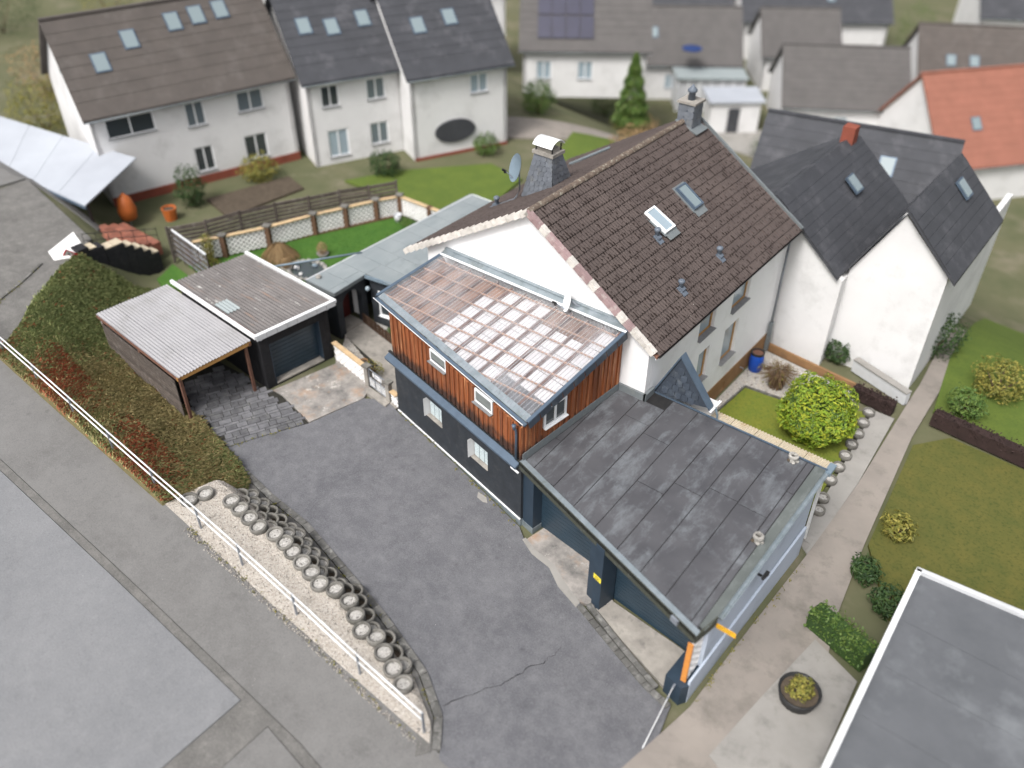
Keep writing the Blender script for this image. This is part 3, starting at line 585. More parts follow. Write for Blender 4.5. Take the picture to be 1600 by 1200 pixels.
# ------------------------------------------------------------------ main house
XL, XR, Y0, Y1 = -21.45, -11.2, 21.6, 32.9; RXX, RZZ = -16.35, 8.87; ER = (-10.8, 5.29); EL = (-22.5, 5.22); VY0, VY1 = 21.38, 33.05
SR, SLF = (RZZ-ER[1])/(ER[0]-RXX), (RZZ-EL[1])/(RXX-EL[0])
house = thing('main_house', 'white gabled house with brown tiled roof, slate chimney and two skylights', 'house', (-16.3, 27, 0))
wm_ = MB(); zR, zL = RZZ-SR*(XR-RXX)-.10, RZZ-SLF*(RXX-XL)-.10
for y, sgn in ((Y0, 1), (Y1, -1)):
    P = [(XL, y, -.2), (XR-.0, y, -1.3), (XR, y, zR), (RXX, y, RZZ-.10), (XL, y, zL)]
    wm_.vprism(P, (0, .25*sgn, 0))
fa, fb = (XR, Y0+.26), (XR, Y1-.26); fo = lambda y0, y1, z0, z1: (y0-fa[1], y1-fa[1], z0, z1)
OPS = [fo(25.35, 26.6, 3.55, 4.75), fo(28.05, 29.55, 3.45, 4.75), fo(27.85, 29.1, 1.0, 2.75), fo(25.7, 26.6, 1.2, 2.75), fo(30.9, 31.9, 3.5, 4.75)]
wall_open(wm_, fa, fb, -.05, zR, OPS[:4], .2, .25)
wm_.vprism([(XL, Y0+.251, -.2), (XL, Y1-.251, -.2), (XL, Y1-.251, zL), (XL, Y0+.251, zL)], (.25, 0, 0))
hw = part('wall', wm_, 'plaster', house)
for o in OPS[:4]: window(house, fa, fb, o, 'oak', 'glass_pale', .16, .09, 'grey_sill', 0, False, 'window', .09)
pw = MB(); wall_open(pw, (XR+.03, Y0+.5), (XR+.03, Y1+.01), -1.3, .0, [(28.15-Y0-.5, 28.75-Y0-.5, -.75, -.35)], .14, .028); part('plinth', pw, 'plinth_brown', house)
part('cellar_window', MB().box((XR-.1, 28.45, -.55), (.03, .6, .4)), 'oak', house)
# corner pilaster strip, gable reveal strip at the right corner
part('soffit', MB().box(((XR+ER[0])/2+.0, (VY0+VY1)/2, ER[1]-.06), (ER[0]-XR-.02, VY1-VY0-.1, .03)), 'white_metal', house)
# roof deck
dk = MB(); t_ = .09
for (ex, ez) in (ER, EL): 
    dk.vprism([(RXX, VY0+.03, RZZ-.03), (ex, VY0+.03, ez-.03), (ex, VY0+.03, ez-.03-t_), (RXX, VY0+.03, RZZ-.03-t_)], (0, VY1-VY0-.06, 0))
roof = part('roof', dk, 'rafter', house)
# tiles
tw, th = .30, .365; tm = MB(); tm.uv = []; nu = 8
for (xx, zz, vvv) in ((.40, .036, 0.), (.40, .036, 0.), (0, 0, 1.)):
    pass
def tile_geo(mb, mtx=None):
    o = len(mb.v); rows = ((-.012, .41, 0.0), (.030, .41, .0), (.026, .37, .10), (0.0, 0.0, 1.0))
    for j, (dz, dx, v_) in enumerate(rows):
        for i in range(nu+1):
            u = i/nu; h = -.017*math.cos(4*math.pi*u) if j else -.02; p = Vector((dx, (u-.5)*tw*.985, h+dz))
            mb.v.append(tuple(mtx @ p) if mtx else tuple(p)); mb.uv.append((u, v_))
    for j in range(3):
        for i in range(nu): a = o+j*(nu+1)+i; mb.f.append((a, a+1, a+nu+2, a+nu+1))
tile_geo(tm); tile_mesh = tm.mesh('tile', 'tile', True)
def slope_frame(side):
    if side > 0: th_ = math.atan(SR); d, ac, n = Vector((math.cos(th_), 0, -math.sin(th_))), Vector((0, 1, 0)), Vector((math.sin(th_), 0, math.cos(th_)))
    else: th_ = math.atan(SLF); d, ac, n = Vector((-math.cos(th_), 0, -math.sin(th_))), Vector((0, -1, 0)), Vector((-math.sin(th_), 0, math.cos(th_)))
    return d, ac, n
def on_slope(side, s_, y, h=0.): d, ac, n = slope_frame(side); return Vector((RXX, y, RZZ))+d*s_+n*h
def smat(side, p, rz=0.):
    d, ac, n = slope_frame(side); return Matrix(((d.x, ac.x, n.x, p.x), (d.y, ac.y, n.y, p.y), (d.z, ac.z, n.z, p.z), (0, 0, 0, 1))) @ Matrix.Rotation(rz, 4, 'Z')
lenR = math.hypot(ER[0]-RXX, RZZ-ER[1]); lenL = math.hypot(RXX-EL[0], RZZ-EL[1]); ncol = int((VY1-VY0-.1)/tw)
tiles = []
for side, ln in ((1, lenR), (-1, lenL)):
    nr = int(round((ln-.02)/th))
    for r_ in range(nr):
        for c_ in range(ncol):
            y = VY0+.12+(c_+.5)*tw; s_ = .06+r_*(ln-.06)/nr; p = on_slope(side, s_, y, .02+random.uniform(-.004, .004)); tiles.append((side, p, smat(side, p, random.uniform(-.008, .008))))
right = sorted([t for t in tiles if t[0] > 0], key=lambda t: (t[1]-Vector((0, 0, 22.5))).length)
for side, p, m in right[:300]: link('tile', tile_mesh, m, roof)
mb = MB(); mb.uv = []
for side, p, m in right[300:]+[t for t in tiles if t[0] < 0]: tile_geo(mb, m)
o = link('tile_field', mb.mesh('tile_field', 'tile', True), Matrix.Identity(4), roof); o['kind'] = 'stuff'
# ridge caps
rc = MB(); n = 8
for xx, r_ in ((0, .135), (.40, .12)):
    for i in range(n+1): t = math.pi*i/n; rc.v.append((math.cos(t)*r_, xx, math.sin(t)*r_*.95))
rc.f = [(i, n+1+i, n+2+i, i+1) for i in range(n)]+[tuple(range(n+1))]
ridge_mesh = rc.mesh('ridge_tile', 'ridge', True); y = VY0
while y < VY1-.2: link('ridge_tile', ridge_mesh, T((RXX, y, RZZ+.0)) @ Matrix.Rotation(random.uniform(-.03, .03), 4, 'Z'), roof); y += .36
# verge tiles on the front gable and far gable
vg = MB().box((0, 0, .02), (.39, .20, .07)).box((0, -.08, -.09), (.39, .035, .17)); vme = {k: MB().box((0, 0, .02), (.39, .20, .07)).box((0, -.085, -.085), (.388, .032, .165)).mesh('verge_tile', k) for k in ('verge_white', 'verge_mauve')}
for side, ln in ((1, lenR), (-1, lenL)):
    k = 0; s_ = .16
    while s_ < ln:
        p = on_slope(side, s_, VY0+.03, .05); mt = 'verge_white' if side < 0 or (k % 7) in (2, 6) or s_ > ln-1.3 else 'verge_mauve'
        m = smat(side, p) @ Matrix.Rotation(.05, 4, 'Y')
        if side < 0: m = m @ Matrix.Rotation(math.pi, 4, 'Z') @ Matrix.Rotation(-.10, 4, 'Y')
        link('verge_tile', vme[mt], m, roof); s_ += .36; k += 1
part('far_verge', MB().bar(on_slope(1, .1, VY1-.02, .03), on_slope(1, lenR, VY1-.02, .03), .1, .12), 'lead', roof)
gutter('gutter', (ER[0]+.03, VY0+.1, ER[1]-.02), (ER[0]+.03, VY1, ER[1]-.02), house, 'black_metal', .075)
part('eave_board', MB().box((ER[0]-.05, (VY0+VY1)/2, ER[1]-.11), (.03, VY1-VY0-.1, .12)), 'white_metal', house)
part('downpipe', MB().tube([(ER[0]-.0, 32.72, 5.2), (XR+.12, 32.72, 4.75), (XR+.12, 32.72, .6)], .05, 8), 'galv', house, True)
part('pipe_cover', MB().box((XR+.13, 32.72, -.1), (.16, .18, 1.5)), 'lead', house)
gutter('gutter', (EL[0]-.05, VY1, EL[1]-.02), (EL[0]-.05, VY0+.1, EL[1]-.02), house, 'zinc', .07)
# skylights: frame, pane, flashing
for (xa, ya, ln, lab, tilt) in ((-14.42, 26.28, 1.12, 'roof window standing open below the ridge', .10), (-14.5, 28.62, 1.12, None, .0)):
    d, ac, n = slope_frame(1); s0 = (xa-RXX)/d.x; p = on_slope(1, s0+ln/2, ya, .07); m = smat(1, p) @ Matrix.Rotation(-tilt, 4, 'Y'); f = MB()
    for (c, sz) in (((0, .30, .05), (ln, .07, .12)), ((0, -.30, .05), (ln, .07, .12)), ((ln/2-.035, 0, .05), (.07, .53, .12)), ((-ln/2+.035, 0, .05), (.07, .53, .12))): f.box(c, sz)
    fr = link('skylight', f.mesh('skylight', 'slate_metal' if lab is None else 'white_pvc'), m, house)
    if lab: fr['label'] = lab
    link('pane', MB().box((0, 0, .07), (ln-.12, .54, .02)).mesh('pane', 'glass_sky' if lab is None else 'glass_pale'), m, fr)
    link('flashing', MB().box((0, 0, -.02), (ln+.16, .84, .03)).box((ln/2+.19, 0, -.015), (.24, .72, .03)).mesh('flashing', 'lead'), m, fr)
# vent pipes
vp = MB().lathe([(.085, -.1), (.085, .26), (.12, .30), (.13, .36), (.10, .41), (.02, .43)], n=12)
vb = MB().box((.08, 0, .03), (.42, .26, .05)).box((0, 0, .09), (.22, .22, .10))
for (x, y) in ((-13.55, 25.55), (-11.9, 27.55), (-11.85, 24.6)):
    d, ac, n = slope_frame(1); p = on_slope(1, (x-RXX)/d.x, y, .02)
    v = link('vent_pipe', vp.mesh('vent_pipe', 'vent', True), T(p), house); link('vent_base', vb.mesh('vent_base', 'vent'), smat(1, p), v)
d, ac, n = slope_frame(-1); p = on_slope(-1, (RXX+20.95)/-d.x, 25.3, .02)
v = link('vent_pipe', vp.mesh('vent_pipe', 'vent', True), T(p), house); link('vent_base', vb.mesh('vent_base', 'vent'), smat(-1, p), v)
part('roof_walkway', MB().bar(on_slope(-1, 5.0, 30.1, .12), on_slope(-1, 3.2, 30.9, .12), .14, .05).bar(on_slope(-1, 4.9, 30.1, .06), on_slope(-1, 3.3, 30.9, .06), .03, .1), 'zinc', house)
# big slate clad chimney
def frustum(b0, b1, t0, t1, zb, zt): return [(b0[0], b0[1], zb), (b1[0], b0[1], zb), (b1[0], b1[1], zb), (b0[0], b1[1], zb), (t0[0], t0[1], zt), (t1[0], t0[1], zt), (t1[0], t1[1], zt), (t0[0], t1[1], zt)]
FF = [(3, 2, 1, 0), (4, 5, 6, 7), (0, 1, 5, 4), (1, 2, 6, 5), (2, 3, 7, 6), (3, 0, 4, 7)]
B0, B1, T0, T1 = (-19.62, 25.15), (-18.02, 26.45), (-19.0, 25.22), (-18.14, 25.85); CZ0, CZ1 = 6.5, 9.02
ch = part('chimney', MB().add(frustum(B0, B1, T0, T1, CZ0, CZ1), FF), 'slate', house, org=(-18.7, 25.7, 6.5))
def slates(faceP, nrm, rows, w0):
    """rows of overlapping slates on a trapezoid given as bl, br, tr, tl"""
    bl, br, tr, tl = [Vector(p) for p in faceP]; nrm = Vector(nrm).normalized()
    for r_ in range(rows):
        t = (r_+.5)/rows; a, b = bl.lerp(tl, t), br.lerp(tr, t); wd = (b-a).length; k = max(2, int(wd/w0)); hgt = (tl-bl).length/rows*1.12
        e = (b-a).normalized(); up = nrm.cross(e)
        if up.z < 0: up = -up
        for c_ in range(k):
            sh_ = (.5 if r_ % 2 else 0.); u0, u1 = max(0, (c_+sh_)/(k+.5)), min(1, (c_+1+sh_)/(k+.5)-.01); h0, h1 = (r_-.12)/rows, (r_+1.0)/rows
            if c_ == 0: u0 = 0.
            if c_ == k-1: u1 = 1.
            def Q_(u, v, o): return bl.lerp(br, u).lerp(tl.lerp(tr, u), v)+nrm*o
            pts = [(0, 1), (0, .28), (.28, .02), (.72, .02), (1, .28), (1, 1)]
            m = MB().vprism([Q_(lerp(u0, u1, x), max(0, lerp(h0, h1, y_)), .001 if y_ > .5 else .011) for x, y_ in pts][::-1], nrm*.010); part('slate', m, 'slate', ch)
zc = 7.0
slates([(B0[0]+.05, B0[1]+.01, 7.05), (B1[0]-.03, B0[1]+.01, 7.6), (T1[0], T0[1], CZ1-.02), (T0[0], T0[1], CZ1-.02)], (0, -1, .02), 8, .24)
slates([(B1[0], B0[1]+.03, 7.75), (B1[0], B1[1]-.03, 7.75), (T1[0], T1[1], CZ1-.02), (T1[0], T0[1], CZ1-.02)], (1, 0, .06), 6, .24)
part('chimney_head', MB().box((-18.57, 25.54, 9.09), (1.0, .78, .13)).box((-18.57, 25.54, 9.2), (.72, .5, .16)), 'concrete', ch)
for dx in (-.38, .38):
    for dy in (-.28, .28): part('cap_leg', MB().box((-18.57+dx, 25.54+dy, 9.28), (.04, .04, .30)), 'black_metal', ch)
arc = MB(); n = 12
for yy in (-.46, .46):
    for rr in (1, .965):
        for i in range(n+1): t = math.pi*(.12+.76*i/n); arc.v.append((-18.57+yy, 25.54+math.cos(t)*.46*rr, 9.26+math.sin(t)*.36*rr))
k = n+1
for i in range(n): arc.f += [(i, 2*k+i, 2*k+i+1, i+1), (k+i+1, 3*k+i+1, 3*k+i, k+i), (i, i+1, k+i+1, k+i), (2*k+i+1, 2*k+i, 3*k+i, 3*k+i+1)]
part('cap_sheet', arc, 'steel', ch, True)
# ridge chimney
c2 = part('chimney', MB().box((-16.25, 32.25, 9.0), (.72, .72, 1.3)), 'slate_dark', house)
ch = c2
slates([(-16.61, 31.89, 8.5), (-15.89, 31.89, 8.5), (-15.89, 31.89, 9.62), (-16.61, 31.89, 9.62)], (0, -1, 0), 4, .34)
slates([(-15.89, 31.89, 8.4), (-15.89, 32.61, 8.4), (-15.89, 32.61, 9.62), (-15.89, 31.89, 9.62)], (1, 0, 0), 4, .34)
part('chimney_head', MB().box((-16.25, 32.25, 9.69), (.86, .86, .09)), 'concrete', c2)
part('flue', MB().lathe([(.16, 0), (.13, .3), (.20, .33), (.20, .42), (.06, .56), (.03, .62)], (-16.25, 32.25, 9.73), 12), 'vent', c2, True)
part('flashing', MB().box((-16.1, 32.25, 8.72), (1.15, .95, .05), rot=Euler((0, math.atan(SR)*.6, 0))), 'lead', c2)
# satellite dishes
def dish(name, label, c, nrm, r, mat, armlen, mast):
    root = thing(name, label, 'satellite dish', c); nrm = Vector(nrm).normalized(); q = nrm.to_track_quat('Z', 'Y').to_matrix(); m = MB(); c = Vector(c); rings = 6; n = 24
    for sgn in (0, -.012):
        for j in range(rings+1):
            rr = r*j/rings
            for i in range(n): t = 2*math.pi*i/n; p = Vector((rr*math.cos(t)*.93, rr*math.sin(t), .22*r*(j/rings)**2+sgn)); m.v.append(tuple(c+q@p))
    for L_ in (0, 1):
        o_ = L_*(rings+1)*n
        for j in range(rings):
            for i in range(n):
                f = (o_+j*n+i, o_+j*n+(i+1) % n, o_+(j+1)*n+(i+1) % n, o_+(j+1)*n+i); m.f.append(f if not L_ else f[::-1])
    part('reflector', m, mat, root, True); foot = c-Vector((0, 0, r*.85)); tip = c+nrm*armlen-Vector((0, 0, r*.35))
    part('feed_arm', MB().bar(c-Vector((0, 0, r*.9))+nrm*.1, tip, .035, .035), 'galv', root); part('feed_head', MB().tube([tip-nrm*.02, tip+nrm*.12+Vector((0, 0, .03))], [.035, .05], 8).box(tip+Vector((0, 0, -.04)), (.08, .08, .1)), 'black_plastic', root)
    part('mast', MB().tube([c-nrm*.06+Vector((0, 0, .1))]+mast, .03, 8), 'galv', root, True); return root
dish('satellite_dish', 'blue grey satellite dish on a mast beside the slate chimney', (-19.75, 25.15, 8.2), (-.50, -.80, .30), .56, 'dish_blue', .55, [(-19.68, 25.2, 7.3), (-19.85, 25.22, 6.95), on_slope(-1, 4.2, 25.25, .06), on_slope(-1, 5.0, 25.2, .06)])
dish('satellite_dish', 'white satellite dish mounted on the white gable wall', (-14.35, 21.22, 6.12), (-.62, -.72, .3), .36, 'white_metal', .5, [(-14.1, 21.42, 5.98), (-13.95, 21.59, 5.98)])

# ------------------------------------------------------------------ slate porch beside the house, canopy strip
po = thing('slate_porch', 'dark slate clad triangular porch gable against the white facade above the flat roof', 'porch', (-10.2, 22.6, 2.8))
tri = [(-11.18, 22.17, 3.05), (-9.0, 22.17, 3.5), (-10.25, 22.17, 5.05)]
pg = part('gable', MB().vprism([tri[0], tri[1], tri[2]], (0, .25, 0)), 'slate_dark', po)
for r_ in range(7):
    z0 = 3.2+r_*.26
    for c_ in range(9):
        x = -11.1+c_*.26+(r_ % 2)*.13; zc = z0
        xa = lerp(-11.18, -10.25, (zc-3.05)/2.0); xb = lerp(-9.0, -10.25, (zc+.2-3.5)/1.55); lowz = 3.05+(x+11.18)*.207
        if x-.1 > xa+.04 and x+.13 < xb and zc > lowz+.08: part('slate', MB().vprism([(x-.115, 22.168, zc+.16), (x-.125, 22.155, zc-.06), (x, 22.15, zc-.14), (x+.125, 22.155, zc-.06), (x+.115, 22.168, zc+.16)], (0, -.016, 0)), 'slate_dark', pg)
part('roof_slope', MB().vprism([(-10.25, 22.1, 5.09), (-8.93, 22.1, 3.44), (-8.93, 22.1, 3.53), (-10.25, 22.1, 5.20)], (0, .30, 0)), 'slate_metal', po)
part('roof_slope', MB().vprism([(-11.19, 22.1, 3.06), (-10.25, 22.1, 5.09), (-10.25, 22.1, 5.2), (-11.19, 22.1, 3.2)], (0, .30, 0)), 'slate_metal', po)
part('wall', MB().box((-10.1, 22.85, 1.4), (2.1, .45, 3.6)), 'plaster2', po)
gutter('gutter', (-8.9, 22.12, 3.42), (-8.9, 22.9, 3.42), po, 'white_metal', .05); part('downpipe', MB().tube([(-8.9, 22.5, 3.38), (-8.8, 22.6, 3.0), (-8.8, 22.6, -.9)], .04, 8), 'dish_blue', po, True)

# ------------------------------------------------------------------ double garage with felt roof
ga = thing('garage_block', 'dark blue double garage with large dark felt flat roof beside the drive', 'garage', (-9, 18, -.3))
def rz_(x, y): return 2.75+.07*(y-16.0)
F1, F2 = Vector((-13.16, 16.68)), Vector((-4.96, 14.31)); FD = (F2-F1).normalized(); FN = Vector((FD.y, -FD.x))
ROOF = [tuple(F1), tuple(F2), (-4.80, 15.2), (-4.70, 22.15), (-11.2, 22.15), (-11.2, 21.55), (-12.25, 21.55), (-12.78, 16.85)]
part('roof_slab', MB().prism(ROOF, lambda x, y: rz_(x, y)-.16, lambda x, y: rz_(x, y)-.02), 'black_metal', ga)
k = 0; x = -13.3
while x < -5.2:
    x2 = min(x+1.02, -5.08); py = [14.0, 16.4+random.random()*4.2, 22.2]
    for ya, yb in zip(py[:-1], py[1:]):
        pl = [(x+.006, ya+.012), (x+1.0-.024, ya+.012), (x+1.0-.024, yb-.012), (x+.006, yb-.012)] if x < -5.4 else [(x+.006, ya+.012), (-5.08, ya+.012), (-5.08, yb-.012), (x+.006, yb-.012)]
        pl = clip(pl, -FN.x, -FN.y, FN.dot(F1)-.22)
        pl = clip(pl, 1, -.0, 12.2) if False else pl
        a_, b_ = Vector((-12.78, 16.85)), Vector((-12.25, 21.55)); dd = (b_-a_).normalized(); pl = clip(pl, dd.y, -dd.x, -(dd.y*a_.x-dd.x*a_.y)-.06) if pl else pl
        if len(pl) > 2 and min(p[0] for p in pl) < -11.2 and max(p[1] for p in pl) > 21.55: pl = clip(pl, 0, -1, 21.53)
        pl = clip(pl, 0, -1, 22.1) if len(pl) > 2 else pl
        if len(pl) > 2:
            h = random.uniform(.0, .008); part('felt_sheet', MB().prism(pl, lambda x_, y_: rz_(x_, y_)-.018, lambda x_, y_: rz_(x_, y_)-.006+h), 'felt', ga)
    x += 1.0; k += 1
part('edge_strip', MB().prism([(-5.06, 14.67), (-4.86, 14.60), (-4.79, 15.2), (-4.70, 22.13), (-5.04, 22.13)], lambda x_, y_: rz_(x_, y_)-.018, lambda x_, y_: rz_(x_, y_)+.004), 'felt_edge', ga)
e0, e1 = F1+FN*-.02, F2+FN*-.02
part('edge_strip', MB().prism([tuple(F1-FN*.02), tuple(F2-FN*.02), tuple(F2-FN*.20-FD*.05), tuple(F1-FN*.20)], lambda x_, y_: rz_(x_, y_)-.018, lambda x_, y_: rz_(x_, y_)+.022), 'zinc', ga)
z1_, z2_ = rz_(*F1), rz_(*F2)
part('fascia', MB().vprism([(F1.x, F1.y, z1_-.34), (F2.x, F2.y, z2_-.34), (F2.x, F2.y, z2_+.015), (F1.x, F1.y, z1_+.015)], (-FN.x*.04, -FN.y*.04, 0)), 'fascia_olive', ga)
F3 = Vector((-4.78, 15.2)); part('fascia', MB().vprism([(F2.x+.002, F2.y, z2_-.34), (F3.x, F3.y, rz_(*F3)-.34), (F3.x, F3.y, rz_(*F3)+.015), (F2.x+.002, F2.y, z2_+.015)], (-.04, .015, 0)), 'fascia_olive', ga)
part('drain_outlet', MB().box((-5.72, 14.5, 2.52), (.26, .10, .2), FD.angle_signed(Vector((1, 0)))), 'galv', ga)
gutter('gutter', (-4.72, 15.25, rz_(0, 15.2)-.03), (-4.62, 22.2, rz_(0, 22.2)-.03), ga, 'zinc', .08)
part('end_board', MB().box((-4.62, 22.35, rz_(0, 22.2)-.10), (.22, .5, .16)), 'dish_blue', ga)
part('back_edge', MB().box((-7.9, 22.17, rz_(0, 22.17)-.06), (6.5, .06, .16)), 'slate_metal', ga)
gw = MB(); gw.prism([(-4.92, 15.05), (-4.88, 15.05), (-4.80, 22.1), (-4.98, 22.1), (-5.1, 15.05)], -1.2, lambda x_, y_: rz_(x_, y_)-.17); part('side_wall', gw, 'pale_blue', ga)
part('wall_ledge', MB().prism([(-4.90, 14.3), (-4.83, 14.3), (-4.70, 22.0), (-4.78, 22.0)], -.9, .62), 'pale_blue', ga)
part('back_wall', MB().box((-8.6, 21.95, .9), (7.3, .2, 4.0)), 'plaster2', ga)
part('wall_pier', MB().prism([(-12.93, 16.80), (-12.3, 16.66), (-12.22, 17.1), (-12.86, 17.2)], -.1, lambda x_, y_: rz_(x_, y_)-.17), 'blue_paint', ga); part('pier_foot', MB().prism([(-12.93, 16.78), (-12.29, 16.64), (-12.21, 17.11), (-12.85, 17.2)], -.45, -.1), 'zinc', ga)
part('wall_pier', MB().prism([(-9.28, 15.62), (-8.98, 15.53), (-8.9, 16.3), (-9.3, 16.4)], -.45, lambda x_, y_: rz_(x_, y_)-.17), 'blue_paint', ga)
part('wall_pier', MB().prism([(-8.98, 15.44), (-8.62, 15.34), (-8.5, 16.0), (-8.9, 16.1)], -.45, lambda x_, y_: rz_(x_, y_)-.17), 'blue_paint', ga)
part('wall_pier', MB().prism([(-5.52, 15.55), (-4.9, 15.4), (-4.9, 15.7), (-5.5, 15.9)], .5, lambda x_, y_: rz_(x_, y_)-.17), 'blue_paint', ga)
part('low_wall', MB().prism([(-5.56, 14.2), (-4.98, 14.06), (-4.84, 14.3), (-4.84, 15.9), (-5.5, 15.9)], -.6, .45), 'blue_paint', ga)
def garage_door(a, b, z0, z1, parent, n, mat='door_blue', off=.0):
    a, b = Vector(a), Vector(b); d = (b-a).normalized(); nn = Vector((d.y, -d.x)); root = part('garage_door', MB().bar((*(a-nn*.05), (z0+z1)/2), (*(b-nn*.05), (z0+z1)/2), .03, z1-z0), mat, parent); h = (z1-z0)/n
    for i in range(n): part('door_slat', MB().bar((*a, z0+(i+.5)*h), (*b, z0+(i+.5)*h), .045, h-.014), mat, root)
    return root
garage_door((-12.25, 17.1), (-9.3, 16.75), -.3, 2.2, ga, 14); garage_door((-8.55, 16.08), (-5.5, 15.78), -.3, 2.1, ga, 16)
part('lintel', MB().prism([(-12.3, 17.08), (-9.25, 16.7), (-9.2, 16.9), (-12.2, 17.3)], 2.18, 2.55), 'blue_paint', ga); part('lintel', MB().prism([(-8.6, 16.02), (-5.45, 15.74), (-5.4, 16.0), (-8.5, 16.3)], 2.08, 2.5), 'blue_paint', ga)
# breeze block screen with orange edge at the corner
bs = MB()
def blockmesh(wd, h, dp):
    m = MB(); n = 8; o = []; dp = .07
    for y in (-dp/2, dp/2):
        for rr in (None, .25):
            for k in range(n):
                t = 2*math.pi*(k+.5)/n; c_, s_ = math.cos(t), math.sin(t)
                if rr is None: q = .5/max(abs(c_), abs(s_)); o.append((c_*q*wd, y, s_*q*h))
                else: o.append((c_*rr*wd, y, s_*rr*h))
    f = []
    for k in range(n):
        k2 = (k+1) % n; f += [(k, k2, n+k2, n+k), (2*n+k2, 2*n+k, 3*n+k, 3*n+k2), (n+k, n+k2, 3*n+k2, 3*n+k), (k2, k, 2*n+k, 2*n+k2)]
    m.add(o, f)
    return m.mesh('breeze_block', 'breeze')
scr = thing('breeze_block_screen', 'white breeze block screen with orange edge under the garage roof corner', 'screen', (-5.0, 15.0, .45)); bm_ = blockmesh(.28, .28, .1)
for i in range(4):
    for j in range(6): link('breeze_block', bm_, T((-5.03, 14.52+i*.285, .60+j*.285)) @ Matrix.Rotation(math.pi/2, 4, 'Z'), scr)
part('edge_board', MB().box((-5.06, 14.33, 1.32), (.16, .06, 1.75)), 'orange_brick', scr)
def rock(r, seed, squash=.8):
    bm = bmesh.new(); bmesh.ops.create_icosphere(bm, subdivisions=2, radius=r); rd = random.Random(seed)
    for v in bm.verts: v.co *= 1+rd.uniform(-.22, .18); v.co.z *= squash
    m = MB(); bm.verts.index_update(); m.v = [tuple(v.co) for v in bm.verts]; m.f = [tuple(v.index for v in f.verts) for f in bm.faces]; bm.free(); return m
for (x, y, lab, sd_) in ((-5.72, 21.9, 'mossy concrete roof vent near the corrugated strip on the felt roof', 1), (-5.14, 18.25, 'mossy concrete roof vent near the gutter of the felt roof', 2)):
    root = thing('roof_vent', lab, 'roof vent', (x, y, rz_(x, y))); z = rz_(x, y)
    m = MB().lathe([(.13, 0), (.12, .16), (.17, .18), (.17, .25), (.10, .27), (.09, .2)], (x, y, z-.01), 10, False); m.v = [(a+random.uniform(-.02, .02), b+random.uniform(-.02, .02), c) for a, b, c in m.v]; part('stub', m, 'stone', root)
    for q in range(5): r_ = rock(.06, sd_*9+q); a = q*1.3; r_.v = [(vx+x+.14*math.cos(a), vy+y+.14*math.sin(a), vz+z+.04) for vx, vy, vz in r_.v]; part('moss_clump', r_, 'soil' if q % 2 else 'stone', root)
# little things on the garage walls
lp = thing('security_camera', 'small black security camera on the pale blue garage side wall', 'camera', (-4.7, 17.8, 2.1))
part('bracket', MB().box((-4.68, 17.8, 2.12), (.14, .06, .06)), 'black_plastic', lp); part('body', MB().tube([(-4.56, 17.72, 2.1), (-4.52, 17.98, 2.13)], [.05, .06], 10), 'black_plastic', lp); part('lens_hood', MB().box((-4.53, 17.9, 2.19), (.12, .26, .02)), 'black_plastic', lp)
def sign(name, label, c, d, up, wd, h, face, mark, lines, cat='sign'):
    c, d, up = Vector(c), Vector(d).normalized(), Vector(up).normalized(); nn = d.cross(up).normalized(); root = thing(name, label, cat, c)
    part('plate', MB().bar(c-d*wd/2, c+d*wd/2, .012, h, up), face, root)
    for (x0, x1, y) in lines: part('print_line', MB().bar(c+d*x0*wd+up*y*h+nn*.009, c+d*x1*wd+up*y*h+nn*.009, .004, h*.13, up), mark, root)
sign('warning_sign', 'small yellow sign on the dark blue pillar between the garage doors', (-8.8, 15.375, 1.12), (.36, -.1, 0), (0, 0, 1), .34, .2, 'yellow_sign', 'sign_mark', [(-.35, .35, .28), (-.3, .2, 0), (-.35, .3, -.28)])
sign('orange_sign', 'narrow orange sign projecting from the corner of the pale blue garage wall', (-4.52, 15.32, 2.2), (1, 0, 0), (0, 0, 1), .60, .2, 'orange_sign', 'sign_mark', [(-.4, .4, .22), (-.4, .25, -.2)])
# chain barrier pole in front of the low wall
bp = thing('barrier_pole', 'thin white barrier rod leaning from the low blue wall to the drive', 'barrier', (-5.2, 14.1, .3))
part('rod', MB().tube([(-5.2, 14.02, .38), (-5.03, 12.2, -.2), (-4.93, 11.3, -.27), (-4.8, 10.2, -.24)], .018, 6), 'white_metal', bp, True); part('hook', MB().tube([(-5.2, 14.15, .40), (-5.2, 13.98, .38)], .035, 8), 'galv', bp); part('joint', MB().tube([(-5.17, 13.72, .28), (-5.165, 13.64, .26)], .03, 8), 'galv', bp)

# corrugated beige strip roof behind the garage
def corr(mb, o_, u, v, L_, Wd, pitch, amp, seg=6, nz=None, nl=1):
    """corrugated sheet: origin o_, corrugations repeat along u, run along v"""
    o_, u, v = Vector(o_), Vector(u).normalized(), Vector(v).normalized(); n = nz or u.cross(v).normalized(); k = max(2, int(round(Wd/pitch*seg)))
    b = len(mb.v)
    for j in range(nl+1):
        for i in range(k+1): x = Wd*i/k; mb.v.append(tuple(o_+u*x+v*(L_*j/nl)+n*amp*math.sin(2*math.pi*x/pitch)))
    for j in range(nl):
        for i in range(k): a = b+j*(k+1)+i; mb.f.append((a, a+1, a+k+2, a+k+1))
    return mb
M['beige_corr'] = simple('beige_corrugated_sheet', (.52, .45, .33), (.44, .38, .29), 2, .7, .3, 30, .1, dirt=(.33, .22, .10), dscale=1.8)
st = thing('corrugated_strip_roof', 'narrow beige corrugated lean-to roof between felt roof and lawn', 'lean-to roof', (-7, 22.8, -1))
for i in range(5): part('sheet', corr(MB(), (-9.2+i*.9, 22.28, 2.86), (1, 0, 0), (0, 1, -.12), .82, .895, .11, .022), 'beige_corr', st, True)
